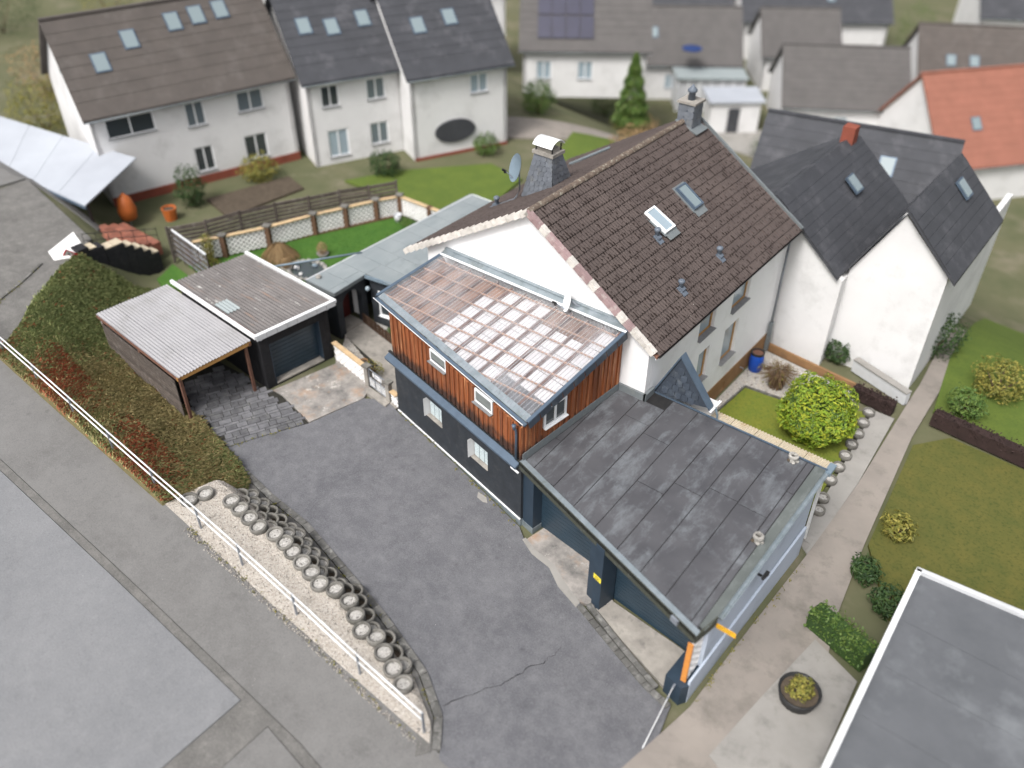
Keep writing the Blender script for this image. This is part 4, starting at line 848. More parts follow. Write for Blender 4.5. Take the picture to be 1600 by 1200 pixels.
part('beam', MB().box((-7, 23.0, 2.68), (4.4, .08, .1)), 'rafter', st)
for x in (-9.1, -7, -4.9): part('post', MB().box((x, 23.0, .8), (.1, .1, 3.66)), 'white_metal', st)

# ------------------------------------------------------------------ annex with wooden storey and clear roof
an = thing('annex', 'narrow annex with dark wall below, orange brown boards above and clear corrugated roof', 'building', (-16.5, 18.5, 0))
A0, A1 = Vector((-20.41, 18.31)), Vector((-12.84, 16.67)); AD = (A1-A0).normalized(); AN = Vector((AD.y, -AD.x)); AL = (A1-A0).length
def rp(x, y): return 5.80+.30*(y-21.15)
lo = MB(); LOPS = [(2.15, 3.12, 1.12, 1.98), (4.92, 5.9, .98, 1.84)]; wall_open(lo, A0, A1, 0.0, 2.62, LOPS, .22, .4); part('lower_wall', lo, 'dark_wall', an)
part('side_wall', MB().prism([(-20.41, 18.4), (-19.95, 18.32), (-19.65, 21.58), (-20.1, 21.58)], -.1, 2.6), 'dark_wall', an)
part('base_trim', MB().bar((*(A0+AN*.025), .0), (*(A1+AN*.025), .0), .05, .045), 'white_metal', an)
part('foot', MB().prism([tuple(A0+AN*.012), tuple(A1+AN*.012), tuple(A1-AN*.3), tuple(A0-AN*.3)], -.5, -.03), 'zinc', an)
for o in LOPS:
    s0, s1, zl, zh = o; f = window(an, A0, A1, o, 'concrete', 'glass_block', .2, .03, 'concrete', 0, False, 'glass_block_window', .01)
    for i in range(3):
        for j in range(3):
            a_ = A0+AD*(s0+.04+(i+.06)*(s1-s0-.08)/3)-AN*.16; b_ = A0+AD*(s0+.04+(i+.94)*(s1-s0-.08)/3)-AN*.16; z = zl+.04+(j+.5)*(zh-zl-.08)/3; part('glass_block', MB().bar((*a_, z), (*b_, z), .08, (zh-zl-.1)/3*.92), 'glass_block', f)
    for s_ in (s0+.012, ): part('reveal_board', MB().bar((*(A0+AD*s_-AN*.0), zl+.03), (*(A0+AD*s_-AN*.0), zh), .30, .012, tuple(AD.to_3d())), 'plaster2', f)
# ledge: sloping blue metal cover with fascia
lg0, lg1 = A0-AD*.25, A1-AD*.02
part('ledge', MB().vprism([(*(lg0+AN*.26), 2.52), (*(lg0+AN*.26), 2.60), (*(lg0-AN*.05), 2.80), (*(lg0-AN*.05), 2.66)], (AD*((lg1-lg0).length)).to_3d()), 'slate_metal', an)
part('ledge_lip', MB().bar((*(lg0+AN*.02), 2.80), (*(lg1+AN*.02), 2.80), .10, .05), 'black_metal', an)
part('white_tip', MB().bar((*(A1+AN*.22-AD*.28), 2.45), (*(A1+AN*.22+AD*.12), 2.45), .05, .05), 'white_metal', an)
# backing wall of the wooden storey
UOPS = [(2.58, 3.58, 3.95, 5.0), (5.22, 6.2, 3.75, 4.66)]
bk = MB(); wall_open(bk, A0-AN*.06, A1-AN*.06, 2.75, 4.1, [(o[0], o[1], o[2], 4.1) for o in UOPS], .1, .14)
q0, q1 = A0-AN*.06, A1-AN*.06
def topz(p): return rp(p.x, p.y)-.22
for s0, s1 in ((0, UOPS[0][0]), (UOPS[0][1], UOPS[1][0]), (UOPS[1][1], AL)):
    a_, b_ = q0+AD*s0, q0+AD*s1; bk.vprism([(*a_, 4.1), (*b_, 4.1), (*b_, topz(b_)), (*a_, topz(a_))], (-AN.x*.14, -AN.y*.14, 0))
part('upper_wall', bk, 'black_wall', an)
R0, R1 = Vector((-12.84, 16.67)), Vector((-12.27, 21.58)); RD = (R1-R0).normalized(); RN = Vector((RD.y, -RD.x)); RL = (R1-R0).length
ROPS = [(1.05, 2.15, 3.55, 4.38)]
rb = MB(); a_, b_ = R0-RN*.06, R1-RN*.06; rb.vprism([(*a_, 2.7), (*b_, 2.7), (*b_, topz(b_)), (*a_, topz(a_))], (-RN.x*.14, -RN.y*.14, 0)); part('upper_wall', rb, 'black_wall', an)
lb = MB(); a_, b_ = Vector((-20.36, 18.36)), Vector((-19.72, 21.58)); lb.vprism([(*a_, 2.6), (*b_, 2.6), (*b_, topz(b_)), (*a_, topz(a_))], (.14, -.03, 0)); part('upper_wall', lb, 'black_wall', an)
def planks(a, d, nrm, L_, zb, ops, step=.135):
    s_ = 0.
    i = 0
    while s_ < L_-.02:
        wd = min(step*random.uniform(.85, 1.15), L_-s_); c = s_+wd/2; out = .012+(.04 if i % 2 else .0)+random.uniform(0, .008)
        segs = [(zb, None)]
        for o in ops:
            if o[0]-.02 < c < o[1]+.02: segs = [(zb, o[2]-.03)]+([(o[3]+.02, None)] if o[3] < rp(*(a+d*c))-.35 else [])
        for z0, z1 in segs:
            p, q = a+d*(s_+.003), a+d*(s_+wd-.003+(.012 if i % 2 else 0)); zt = [topz(v) if z1 is None else z1 for v in (p, q)]
            b_ = z0+random.uniform(0, .03); part('board', MB().vprism([(*(p+nrm*out), b_), (*(q+nrm*out), b_), (*(q+nrm*out), zt[1]), (*(p+nrm*out), zt[0])], (-nrm.x*(out+.05), -nrm.y*(out+.05), 0)), 'plank', an)
        s_ += wd; i += 1
planks(A0, AD, AN, AL, 2.83, UOPS); planks(R0, RD, RN, RL, 3.02, ROPS)
planks(Vector((-19.72, 21.55)), Vector((-.195, -.98)).normalized(), Vector((-.98, .195)), 3.2, 2.7, [])
for o in UOPS: window(an, A0, A1, (o[0], o[1], o[2], min(o[3], topz(A0+AD*o[1])-.02)), 'white_pvc', 'glass', .03, .065, 'grey_sill', 0, True, 'window', .09)
window(an, R0, R1, ROPS[0], 'white_pvc', 'glass', .02, .085, 'white_pvc', 1, False, 'window', .08)
part('splash_board', MB().vprism([(*(R0+RN*.07), 2.76), (*(R1+RN*.07), 3.1), (*(R1+RN*.07), 3.42), (*(R0+RN*.07), 3.12)], (-RN.x*.02, -RN.y*.02, 0)), 'lead', an)
# roof: rafters, battens, panels, clear sheets
Q = {'ul': Vector((-20.33, 21.32)), 'ur': Vector((-12.04, 21.32)), 'lr': Vector((-12.70, 16.78)), 'll': Vector((-21.14, 18.52))}
def edge(u, t): return Q['ul'].lerp(Q['ur'], u).lerp(Q['ll'].lerp(Q['lr'], u), t)
def zr(p, h): return Vector((p.x, p.y, rp(p.x, p.y)+h))
nr = 12
for i in range(nr+1):
    u = .012+.976*i/nr; part('rafter', MB().bar(zr(edge(u, .02), -.17), zr(edge(u, .985), -.17), .085, .15, (0, 0, 1)), 'rafter', an)
for j, dy in enumerate((.28, .86, 1.42, 2.0, 2.58, 3.16, 3.72)):
    y = 21.32-dy; us = [k/60 for k in range(61)]; pts = []
    for u in us:
        a_, b_ = Q['ul'].lerp(Q['ur'], u), Q['ll'].lerp(Q['lr'], u); t = (y-a_.y)/(b_.y-a_.y)
        if 0 <= t <= .97: pts.append(a_.lerp(b_, t))
    if len(pts) > 2: part('batten', MB().bar(zr(pts[0], -.06), zr(pts[-1], -.06), .05, .05), 'raw_wood', an)
part('batten', MB().bar(zr(edge(.02, .95), -.055), zr(edge(.98, .95), -.055), .05, .05), 'raw_wood', an)
for i in range(nr):
    u0, u1 = .012+.976*i/nr+.006, .012+.976*(i+1)/nr-.006
    for j in range(5):
        t0, t1 = .03+j*.19, .03+(j+1)*.19-.008
        if i >= 4 and not (i >= 9 and j == 4): mt, h = 'ceiling_white', -.215
        elif i >= 9: mt, h = 'flat_grey', -.23
        else: mt, h = 'ceiling_brown', -.235
        if j == 0 and i >= 4: mt = 'ceiling_brown' if random.random() < .4 else mt
        P = [zr(edge(u0, t0), h), zr(edge(u1, t0), h), zr(edge(u1, t1), h), zr(edge(u0, t1), h)]
        if i == 0 or i == nr-1: P = [p for p in P]
        part('ceiling_panel', MB().vprism(P, (0, 0, -.03)), mt, an)
nsh = 9
for i in range(nsh):
    m = MB(); u0, u1 = i/nsh, (i+1)/nsh+.004; k = 64; rows = 2
    for t in (.0, 1.0):
        for q in range(k+1): u = u0+(u1-u0)*q/k; ph = u*9*6*2*math.pi; p = zr(edge(min(u, 1), t*.995), .015+.03*math.sin(ph)+(.004 if i % 2 else 0)); m.v.append(tuple(p))
    m.f = [(q, k+1+q, k+2+q, q+1) for q in range(k)]; part('clear_sheet', m, 'poly', an, True)
eL, eR = zr(Q['ll'], 0), zr(Q['lr'], 0); ed = (eR-eL).normalized(); on = Vector((ed.y, -ed.x, 0)).normalized()
part('eave_flashing', MB().vprism([eL+on*.04+Vector((0, 0, .0)), eR+on*.04, zr(Q['lr'].lerp(Q['ur'], .045), .035), zr(Q['ll'].lerp(Q['ul'], .07), .035)], (0, 0, .008)), 'zinc', an)
gutter('gutter', eL+on*.10-Vector((0, 0, .06))-ed*.08, eR+on*.10-Vector((0, 0, .06))+ed*.02, an, 'slate_metal', .085)
part('gutter_rim', MB().bar(eL+on*.185-Vector((0, 0, .05))-ed*.08, eR+on*.185-Vector((0, 0, .05)), .018, .022), 'white_metal', an)
for a_, b_, nm in (('ul', 'll', -1), ('ur', 'lr', 1)):
    p, q = zr(Q[a_], 0), zr(Q[b_], 0); s_ = Vector((1, 0, 0))*nm; q2 = q-(p-q).normalized()*.04
    part('verge_cover', MB().bar(p+s_*.03+Vector((0, 0, .045)), q2+s_*.03+Vector((0, 0, .045)), .13, .05), 'slate_metal', an)
    if nm > 0:
        for k in range(9):
            a1, b1 = p.lerp(q2, k/9+.004), p.lerp(q2, (k+1)/9-.004); part('verge_slate', MB().bar(a1+s_*.085-Vector((0, 0, .12)), b1+s_*.085-Vector((0, 0, .12)), .02, .30), 'slate_dark', an)
    else: part('verge_board', MB().bar(p+s_*.075-Vector((0, 0, .10)), q2+s_*.075-Vector((0, 0, .10)), .02, .24), 'slate_dark', an)
part('wall_flashing', MB().vprism([zr(Q['ul']-Vector((.08, .14)), .055), zr(Q['ur']+Vector((.08, -.14)), .055), Vector((-11.96, 21.57, 5.99)), Vector((-20.41, 21.57, 5.99))], (0, 0, .012)), 'zinc', an); part('flashing_edge', MB().bar(zr(Q['ul']-Vector((.08, .10)), .08), zr(Q['ur']+Vector((.08, -.10)), .08), .09, .03), 'white_metal', an)
part('flashing_strip', MB().bar((-20.41, 21.53, 6.0), (-11.96, 21.53, 6.0), .13, .07), 'zinc', an)
dp = A0+AD*(AL-.12)+AN*.13; part('downpipe', MB().tube([(*(dp+AN*.1), 4.32), (*(dp+AN*.02), 4.12), (*dp, 3.95), (*dp, 2.85)], .045, 8), 'slate_metal', an, True)
part('hopper', MB().lathe([(.03, -.1), (.06, 0), (.075, .1)], (*(dp+AN*.1), 4.3), 10), 'slate_metal', an, True)
# upstand flashing round the house corner on the felt roof
part('upstand', MB().prism([(-12.2, 21.5), (-11.1, 21.5), (-11.1, 21.58), (-12.2, 21.58)], 3.1, 3.42).prism([(-11.18, 21.5), (-11.08, 21.5), (-11.08, 22.1), (-11.18, 22.1)], 3.1, 3.42), 'lead', ga)
# dark slatted canopy on the annex side door
cn = thing('side_canopy', 'small dark slatted canopy over the annex side by the gate', 'canopy', (-21, 19, 2.2))
for i in range(6):
    t = i/6; part('slat', MB().bar((-20.35-t*.75, 18.55+t*.02, 2.62-t*.42), (-20.15-t*.78, 19.75, 2.62-t*.42), .14, .03, (-.5, 0, 1)), 'black_metal', cn)
part('front_bar', MB().bar((-21.12, 18.5, 2.19), (-20.3, 18.5, 2.64), .04, .06), 'black_metal', cn); part('front_bar', MB().bar((-21.12, 18.5, 2.19), (-20.95, 19.8, 2.19), .05, .05), 'black_metal', cn)

# ------------------------------------------------------------------ small garage on the left
lgr = thing('small_garage', 'small black garage with brown corrugated roof, white edge and dark blue door', 'garage', (-28, 17.5, 0))
GA, GB, GC, GD = Vector((-25.37, 15.66)), Vector((-24.93, 19.44)), Vector((-31.17, 19.66)), Vector((-31.63, 16.06))
def gq(u, v): return GA.lerp(GB, u).lerp(GD.lerp(GC, u), v)           # u across the front, v to the back
def gzr(p): return 2.74+.02*(-25-p.x)/6
W0, W1, W2, W3 = gq(.06, .045), gq(.93, .045), gq(.93, .97), gq(.06, .97)
fw0 = MB(); wl = (W1-W0).length; DOP = [(.42, wl-.50, .0, 2.02)]; wall_open(fw0, W0, W1, -.1, 2.62, DOP, .38, .5); part('front_wall', fw0, 'black_wall', lgr)
for a_, b_ in ((W1, W2), (W2, W3), (W3, W0)):
    d_ = (b_-a_).normalized(); nn = Vector((d_.y, -d_.x)); part('wall', MB().prism([tuple(a_), tuple(b_), tuple(b_-nn*.2), tuple(a_-nn*.2)], -.1, 2.6), 'black_wall', lgr)
dd_ = (W1-W0).normalized(); dn_ = Vector((dd_.y, -dd_.x)); garage_door(W0+dd_*.42-dn_*.34, W1-dd_*.5-dn_*.34, .06, 2.02, lgr, 10)
for s0 in (.42, wl-.5): part('door_jamb', MB().bar((*(W0+dd_*s0-dn_*.16), 1.01), (*(W0+dd_*s0-dn_*.17), 1.01), .02, 2.0).bar((*(W0+dd_*s0+dn_*.005), 1.02), (*(W0+dd_*s0-dn_*.33), 1.02), .03, 2.0), 'blue_paint', lgr)
part('threshold', MB().bar((*(W0+dd_*.44-dn_*.14), .03), (*(W1-dd_*.52-dn_*.14), .03), .34, .06), 'concrete', lgr)
cols = 6
for i in range(cols):
    for j, (v0, v1) in enumerate(((.02, .47), (.455, .985))):
        m = MB(); k = 24; zo = .0 if j == 0 else -.022
        for v in (v0, v1):
            for q in range(k+1): u = .035+.93*(i+q/k*1.02)/cols; p = gq(u, v); m.v.append((p.x, p.y, gzr(p)+.05+zo+(.012 if i % 2 else 0)+.028*math.cos(u*6*4*2*math.pi)))
        m.f = [(q, q+1, k+2+q, k+1+q) for q in range(k)]; part('roof_sheet', m, 'fibre', lgr, True)
m = MB(); k = 20
for v in (.36, .52):
    for q in range(k+1): u = .045+.165*q/k; p = gq(u, v); m.v.append((p.x, p.y, gzr(p)+.085+.03*math.cos(u*6*4*2*math.pi)))
m.f = [(q, q+1, k+2+q, k+1+q) for q in range(k)]; part('roof_patch', m, 'mint', lgr, True, 'pale grey replacement sheet in the brown roof')
part('roof_board', MB().prism([tuple(gq(.03, .01)), tuple(gq(.97, .01)), tuple(gq(.97, .99)), tuple(gq(.03, .99))], 2.60, 2.70), 'rafter', lgr)
for a_, b_ in ((GD, GA), (GB, GC)): part('roof_edge', MB().bar((*a_, gzr(a_)+.04), (*b_, gzr(b_)+.04), .12, .14), 'white_metal', lgr)
for k in range(8): a_, b_ = GA.lerp(GB, k/8+.003), GA.lerp(GB, (k+1)/8-.003); part('fascia_panel', MB().bar((*a_, 2.72), (*b_, 2.72), .05, .24), 'light_grey', lgr)
part('front_edge', MB().bar((*(GA-dn_*.06), 2.83), (*(GB-dn_*.06), 2.83), .14, .05), 'white_metal', lgr)
for p in (W0+dd_*.02, W1-dd_*.1): part('rafter_end', MB().bar((*(p+dn_*.02), 2.56), (*(p+dn_*.22), 2.56), .09, .12), 'light_grey', lgr)
# carport beside it
cpt = thing('carport', 'pale corrugated roofed carport standing left of the small garage', 'carport', (-29, 14.2, 0))
KA, KB, KC, KD = Vector((-26.0, 12.40)), Vector((-25.72, 15.62)), Vector((-32.0, 16.0)), Vector((-32.45, 12.85))
def kq(u, v): return KA.lerp(KB, u).lerp(KD.lerp(KC, u), v)
for i in range(4):
    m = MB(); k = 24
    for v in (0, 1):
        for q in range(k+1): u = (i+q/k)/4; p = kq(u, v); m.v.append((p.x, p.y, 2.42+.10*u+.022*math.cos(u*4*6*2*math.pi)+(.01 if i % 2 else 0)))
    m.f = [(q, q+1, k+2+q, k+1+q) for q in range(k)]; part('roof_sheet', m, 'pale_roof', cpt, True)
part('beam', MB().bar((*kq(0, .01), 2.32), (*kq(1, .01), 2.40), .1, .16), 'oak', cpt); part('beam', MB().bar((*kq(.02, 0), 2.30), (*kq(.02, 1), 2.30), .1, .14), 'rafter', cpt); part('beam', MB().bar((*kq(.98, 0), 2.36), (*kq(.98, 1), 2.36), .1, .14), 'rafter', cpt)
for u, v in ((.04, .02), (.04, .5), (.04, .97), (.93, .02)): p = kq(u, v); part('post', MB().box((p.x, p.y, 1.1), (.11, .11, 2.4)), 'rafter', cpt)
for k in range(7): part('side_board', MB().bar((*kq(.02, .08), .25+k*.27), (*kq(.02, .97), .25+k*.27), .03, .24), 'fence_wood', cpt)
part('back_panel', MB().bar((*kq(.02, .97), 1.1), (*kq(.98, .97), 1.1), .04, 2.2), 'light_grey', cpt)

# ------------------------------------------------------------------ flat roofed extension with arched porch
ex = thing('extension', 'dark slate clad extension with blue grey felt flat roof and arched porch', 'building', (-24.5, 25, 0))
EXR = [(-27.45, 20.02), (-25.68, 20.02), (-25.80, 21.92), (-24.3, 22.16), (-21.5, 22.6), (-21.5, 31.0), (-27.28, 31.0)]
part('roof_slab', MB().prism(EXR, 2.46, 2.585), 'felt_edge', ex)
yy = 20.02
for r_ in range(11):
    y2 = yy+1.0
    for xa, xb in ((-27.44, -25.9+random.uniform(-.3, .3)), (None, -21.5)):
        xa = last if xa is None else xa; last = xb; pl = [(xa+.006, yy+.01), (xb-.006, yy+.01), (xb-.006, y2-.006), (xa+.006, y2-.006)]
        if yy < 22.5:
            pl = clip(pl, -1, -.06, -25.68+.06*20.02-.01+.0) if yy < 21 else clip(pl, .16, 1, -21.92+.16*25.8-.0) if (yy >= 22 and xb > -25.6) else clip(pl, -1, -.06, -25.68+1.2-.01) if yy < 22 else pl
        pl = clip(pl, 0, -1, 30.98) if len(pl) > 2 else pl
        if len(pl) > 2: h = random.uniform(0, .006); part('felt_sheet', MB().prism(pl, 2.585, 2.60+h), 'felt_blue', ex)
    yy = y2
part('roof_edge', MB().bar((-25.66, 20.0, 2.53), (-25.79, 21.93, 2.53), .05, .16), 'lead', ex); part('roof_edge', MB().bar((-27.47, 20.0, 2.53), (-25.66, 20.0, 2.53), .05, .16), 'lead', ex); part('roof_edge', MB().bar((-25.79, 21.9, 2.53), (-21.5, 22.58, 2.53), .06, .16), 'dish_blue', ex)
part('roof_edge', MB().bar((-27.47, 20.0, 2.56), (-27.30, 31.0, 2.56), .06, .10), 'light_grey', ex); part('roof_edge', MB().bar((-27.30, 31.0, 2.56), (-21.5, 31.0, 2.56), .06, .10), 'white_metal', ex)
def slate_wall(a, b, z0, z1, ops, mat='dark_wall'):
    m = MB(); wall_open(m, a, b, z0, z1, ops, .2, .22); return part('wall', m, mat, ex)
slate_wall((-27.3, 20.3), (-25.98, 20.3), -.1, 2.46, []); fw2 = slate_wall((-25.72, 22.12), (-21.5, 22.78), -.1, 2.46, [(.38, 1.0, .5, 1.85)])
window(ex, (-25.72, 22.12), (-21.5, 22.78), (.38, 1.0, .5, 1.85), 'white_pvc', 'glass', .05, .09, 'white_pvc', 0, False)
slate_wall((-27.3, 30.8), (-27.3, 20.4), .0, 2.46, [])
# arched wall of the porch (faces +X)
am = MB(); y0, y1, sp, zt, n = 20.62, 21.74, 1.55, 2.46, 12; ax = -25.96; arc_ = [(y1 if False else (y0+y1)/2-math.cos(math.pi*i/n)*(y1-y0)/2, sp+math.sin(math.pi*i/n)*(y1-y0)/2*.95) for i in range(n+1)]
for x_, fl in ((ax, False), (ax-.3, True)):
    am.add([(x_, 20.3, -.1), (x_, y0, -.1), (x_, y0, zt), (x_, 20.3, zt)], [(0, 1, 2, 3)]); am.add([(x_, y1, -.1), (x_, 22.05, -.1), (x_, 22.05, zt), (x_, y1, zt)], [(0, 1, 2, 3)])
    for (ya, za), (yb, zb) in zip(arc_[:-1], arc_[1:]): am.add([(x_, ya, za), (x_, yb, zb), (x_, yb, zt), (x_, ya, zt)], [(0, 1, 2, 3)])
rim = [(y0, -.1)]+arc_+[(y1, -.1)]
for (ya, za), (yb, zb) in zip(rim[:-1], rim[1:]): am.add([(ax, ya, za), (ax, yb, zb), (ax-.3, yb, zb), (ax-.3, ya, za)], [(0, 1, 2, 3)])
part('arch_wall', am, 'dark_wall', ex)
part('front_door', MB().box((-26.95, 21.35, 1.02), (.06, .85, 2.0)).box((-26.91, 21.35, 1.5), (.03, .5, .7)), 'red_door', ex); part('louvre_panel', MB().box((-26.35, 21.88, 1.05), (.75, .05, 1.5)), 'white_pvc', ex)
part('porch_step', MB().box((-26.6, 21.15, .06), (1.1, 1.2, .14)), 'concrete', ex)
gl = thing('globe_lamp', 'white globe lamp on the dark wall beside the arched entrance', 'lamp', (-25.6, 21.95, 1.9)); part('globe', MB().lathe([(.01, -.12), (.08, -.09), (.12, 0), (.08, .09), (.01, .12)], (-25.62, 21.86, 1.98), 14), 'glass_pale', gl, True); part('bracket', MB().bar((-25.62, 22.1, 1.84), (-25.62, 21.86, 1.86), .03, .03), 'black_metal', gl)
pip = single('roof_drain_pipe', MB().tube([(-29.5, 19.75, 2.62), (-27.3, 23.2, 2.62)], .05, 8), 'dish_blue', 'blue grey drain pipe spanning from small garage roof to the extension', 'pipe', True)
rs = rock(.12, 5); rs.v = [(x-27.15, y+20.45, z+2.68) for x, y, z in rs.v]; single('roof_stone', rs, 'stone', 'mossy stone lying on the near corner of the blue grey flat roof', 'stone')

# ------------------------------------------------------------------ entrance court: path, gate, low walls
struct('entry_path_bed', sheet([(-26.2, 20.55), (-25.9, 21.75), (-23.5, 21.3), (-21.3, 20.6), (-20.5, 18.5), (-21.0, 18.5), (-22.35, 18.7), (-23.2, 19.6)], .03, .4), 'joint'); ep = bpy.data.objects['entry_path_bed']
E1 = [(-26.2, 20.55), (-25.9, 21.75), (-23.5, 21.3), (-21.3, 20.6), (-20.5, 18.5), (-21.0, 18.5), (-22.35, 18.7), (-23.2, 19.6)]; slm = MB().box((0, 0, 0), (.48, .48, .05)).mesh('path_slab', 'concrete')
for i in range(13):
    for j in range(8):
        c = Vector((-26.2, 20.3))+Vector((.94, -.22))*i*.5+Vector((.22, .94))*(j-3)*.5
        if inside(c, E1) and c.x < -20.4: link('path_slab', slm, T((c.x, c.y, gz(c.x, c.y)+.04+random.uniform(-.004, .004))) @ Matrix.Rotation(-.23, 4, 'Z'), ep)
GBED = [(-24.85, 19.15), (-25.9, 20.5), (-23.2, 19.55), (-22.4, 18.75)]; struct('gravel_bed', sheet(GBED, .05, .4), 'gravel_w'); pebbles(GBED, gz, 700, .07, (.02, .045))
GB2 = [(-25.7, 21.85), (-23.4, 21.4), (-21.2, 21.0), (-21.2, 22.6), (-25.6, 22.1)]; struct('gravel_bed', sheet(GB2, .05, .4), 'gravel_w')
pk = thing('picket_fence', 'low brown picket fence along the entry path by the dark wall', 'fence', (-25, 21.5, 0))
pm = MB().box((0, 0, .28), (.075, .02, .56)).add([(-.0375, -.01, .56), (.0375, -.01, .56), (.0375, .01, .56), (-.0375, .01, .56), (0, -.01, .61), (0, .01, .61)], [(0, 1, 4), (2, 3, 5), (1, 2, 5, 4), (3, 0, 4, 5)]).mesh('picket', 'picket_wood')
for i in range(34): t = i/33; p = Vector((-26.0, 21.72)).lerp(Vector((-22.4, 21.05)), t); link('picket', pm, T((p.x, p.y, .03)) @ Matrix.Rotation(-.18+random.uniform(-.03, .03), 4, 'Z') @ Matrix.Rotation(random.uniform(-.05, .05), 4, 'Y'), pk)
for z in (.18, .45): part('rail', MB().bar((-26.0, 21.75, z), (-22.4, 21.08, z), .02, .05), 'picket_wood', pk)
def block_wall(name, label, a, b, z0, rows, bw, parent_cap='cap_stone', cap=True, dp=.12, h=None):
    a, b = Vector(a), Vector(b); L_ = (b-a).length; d = (b-a).normalized(); n_ = max(1, int(round(L_/bw))); bw = L_/n_; bh = h or bw; root = thing(name, label, 'wall', (*a.lerp(b, .5), z0)) if isinstance(label, str) else label
    me = blockmesh(bw*.97, bh*.97, dp); an_ = math.atan2(d.y, d.x)
    for i in range(n_):
        for j in range(rows): c = a+d*(i+.5)*bw; link('breeze_block', me, T((c.x, c.y, z0+(j+.5)*bh)) @ Matrix.Rotation(an_+(math.pi if (i+j) % 2 else 0), 4, 'Z'), root)
    if cap: part('cap', MB().bar((*(a), z0+rows*bh+.03), (*(b), z0+rows*bh+.03), dp+.1, .06), parent_cap, root)
    return root
block_wall('gate_wall', 'white breeze block wall with sandy cap between small garage and gate', (-24.95, 19.05), (-22.6, 18.68), -.02, 3, .30)
block_wall('gate_wall', 'short white breeze block wall between gate and annex corner', (-20.88, 18.42), (-20.46, 18.35), -.02, 3, .28)
for x, y, lab in ((-22.48, 18.64, 'grey concrete gate post at the end of the breeze block wall'), (-21.02, 18.42, 'grey concrete gate post nearest the annex')):
    gp = thing('gate_post', lab, 'gate post', (x, y, 0)); part('shaft', MB().box((x, y, .48), (.2, .2, 1.06)), 'concrete', gp); part('cap', MB().box((x, y, 1.04), (.34, .30, .09)), 'ring_concrete', gp)
gt = thing('garden_gate', 'small white and grey barred garden gate with a white plate', 'gate', (-21.75, 18.52, 0))
ga0, ga1 = Vector((-22.34, 18.61)), Vector((-21.15, 18.44))
for z in (.12, .52, .98): part('rail', MB().bar((*ga0, z), (*ga1, z), .03, .035), 'galv', gt)
for i in range(11): p = ga0.lerp(ga1, (i+.5)/11); part('bar', MB().bar((*p, .1), (*p, .55), .05, .015, (0, 1, 0)), 'white_metal', gt)
for t in (.0, .33, .66, 1.): p = ga0.lerp(ga1, t); part('stile', MB().bar((*p, .08), (*p, 1.0), .03, .03, (0, 1, 0)), 'galv', gt)
pl_ = part('plate', MB().bar((*ga0.lerp(ga1, .22), .80), (*ga0.lerp(ga1, .72), .80), .014, .20), 'sign_white', gt)
for z in (.84, .77): part('print_line', MB().bar((*(ga0.lerp(ga1, .33)+Vector((0, -.012))), z), (*(ga0.lerp(ga1, .58)+Vector((0, -.012))), z), .004, .02), 'sign_dark', pl_)
struct('gate_step', MB().prism([(-22.4, 18.55), (-20.95, 18.35), (-20.9, 18.05), (-22.2, 18.2)], -.1, .08), 'concrete')

# ------------------------------------------------------------------ vegetation helpers
def leaf_cloud(mb, c, rad, n, sz, shell=.55, flat=1., droop=0., noise_=.15, seed=0):
    rd = random.Random(seed); c = Vector(c)
    ph = [rd.uniform(0, 6.28) for _ in range(6)]
    for _ in range(n):
        d = Vector((rd.gauss(0, 1), rd.gauss(0, 1), rd.gauss(0, 1))).normalized(); r_ = shell+(1-shell)*rd.random()**.6
        lump = 1+noise_*(math.sin(d.x*5+ph[0])*math.sin(d.y*5+ph[1])+.6*math.sin(d.z*7+ph[2])+.5*math.sin(d.x*11+d.y*9+ph[3])); p = c+Vector((d.x*rad[0], d.y*rad[1], d.z*rad[2]))*r_*lump
        a = Vector((rd.gauss(0, 1), rd.gauss(0, 1), rd.gauss(0, .5)-droop)).normalized(); nn = (d+Vector((rd.gauss(0, .5), rd.gauss(0, .5), rd.gauss(0, .5)+.5))).normalized(); b_ = nn.cross(a)
        if b_.length < 1e-3: continue
        b_.normalize(); a = b_.cross(nn); L_ = sz*rd.uniform(.7, 1.4); w_ = L_*.42
        mb.add([p-a*L_*.5, p+b_*w_*.5+nn*L_*.08, p+a*L_*.5-nn*L_*.06, p-b_*w_*.5+nn*L_*.08], [(0, 1, 2, 3)])
    return mb
def bush(name, label, c, rad, n, sz, mat, cat='bush', stem=True, group=None, ground=None, **kw):
    z0 = c[2]-rad[2] if ground is None else ground; root = thing(name, label, cat, (c[0], c[1], z0), group)
    m = leaf_cloud(MB(), c, rad, n, sz, seed=sum(ord(ch)*(i+1) for i, ch in enumerate(label)) % 9999, **kw); part('crown', m, mat, root)
    if stem:
        t = MB(); 
        for k in range(4): a = k*1.7; t.tube([(c[0]+.05*math.cos(a), c[1]+.05*math.sin(a), z0-.05), (c[0]+rad[0]*.25*math.cos(a), c[1]+rad[1]*.25*math.sin(a), lerp(z0, c[2], .6)), (c[0]+rad[0]*.55*math.cos(a), c[1]+rad[1]*.55*math.sin(a), c[2]+rad[2]*.3)], [.05, .035, .012], 6)
        part('trunk', t, 'bark', root, True)
    return root
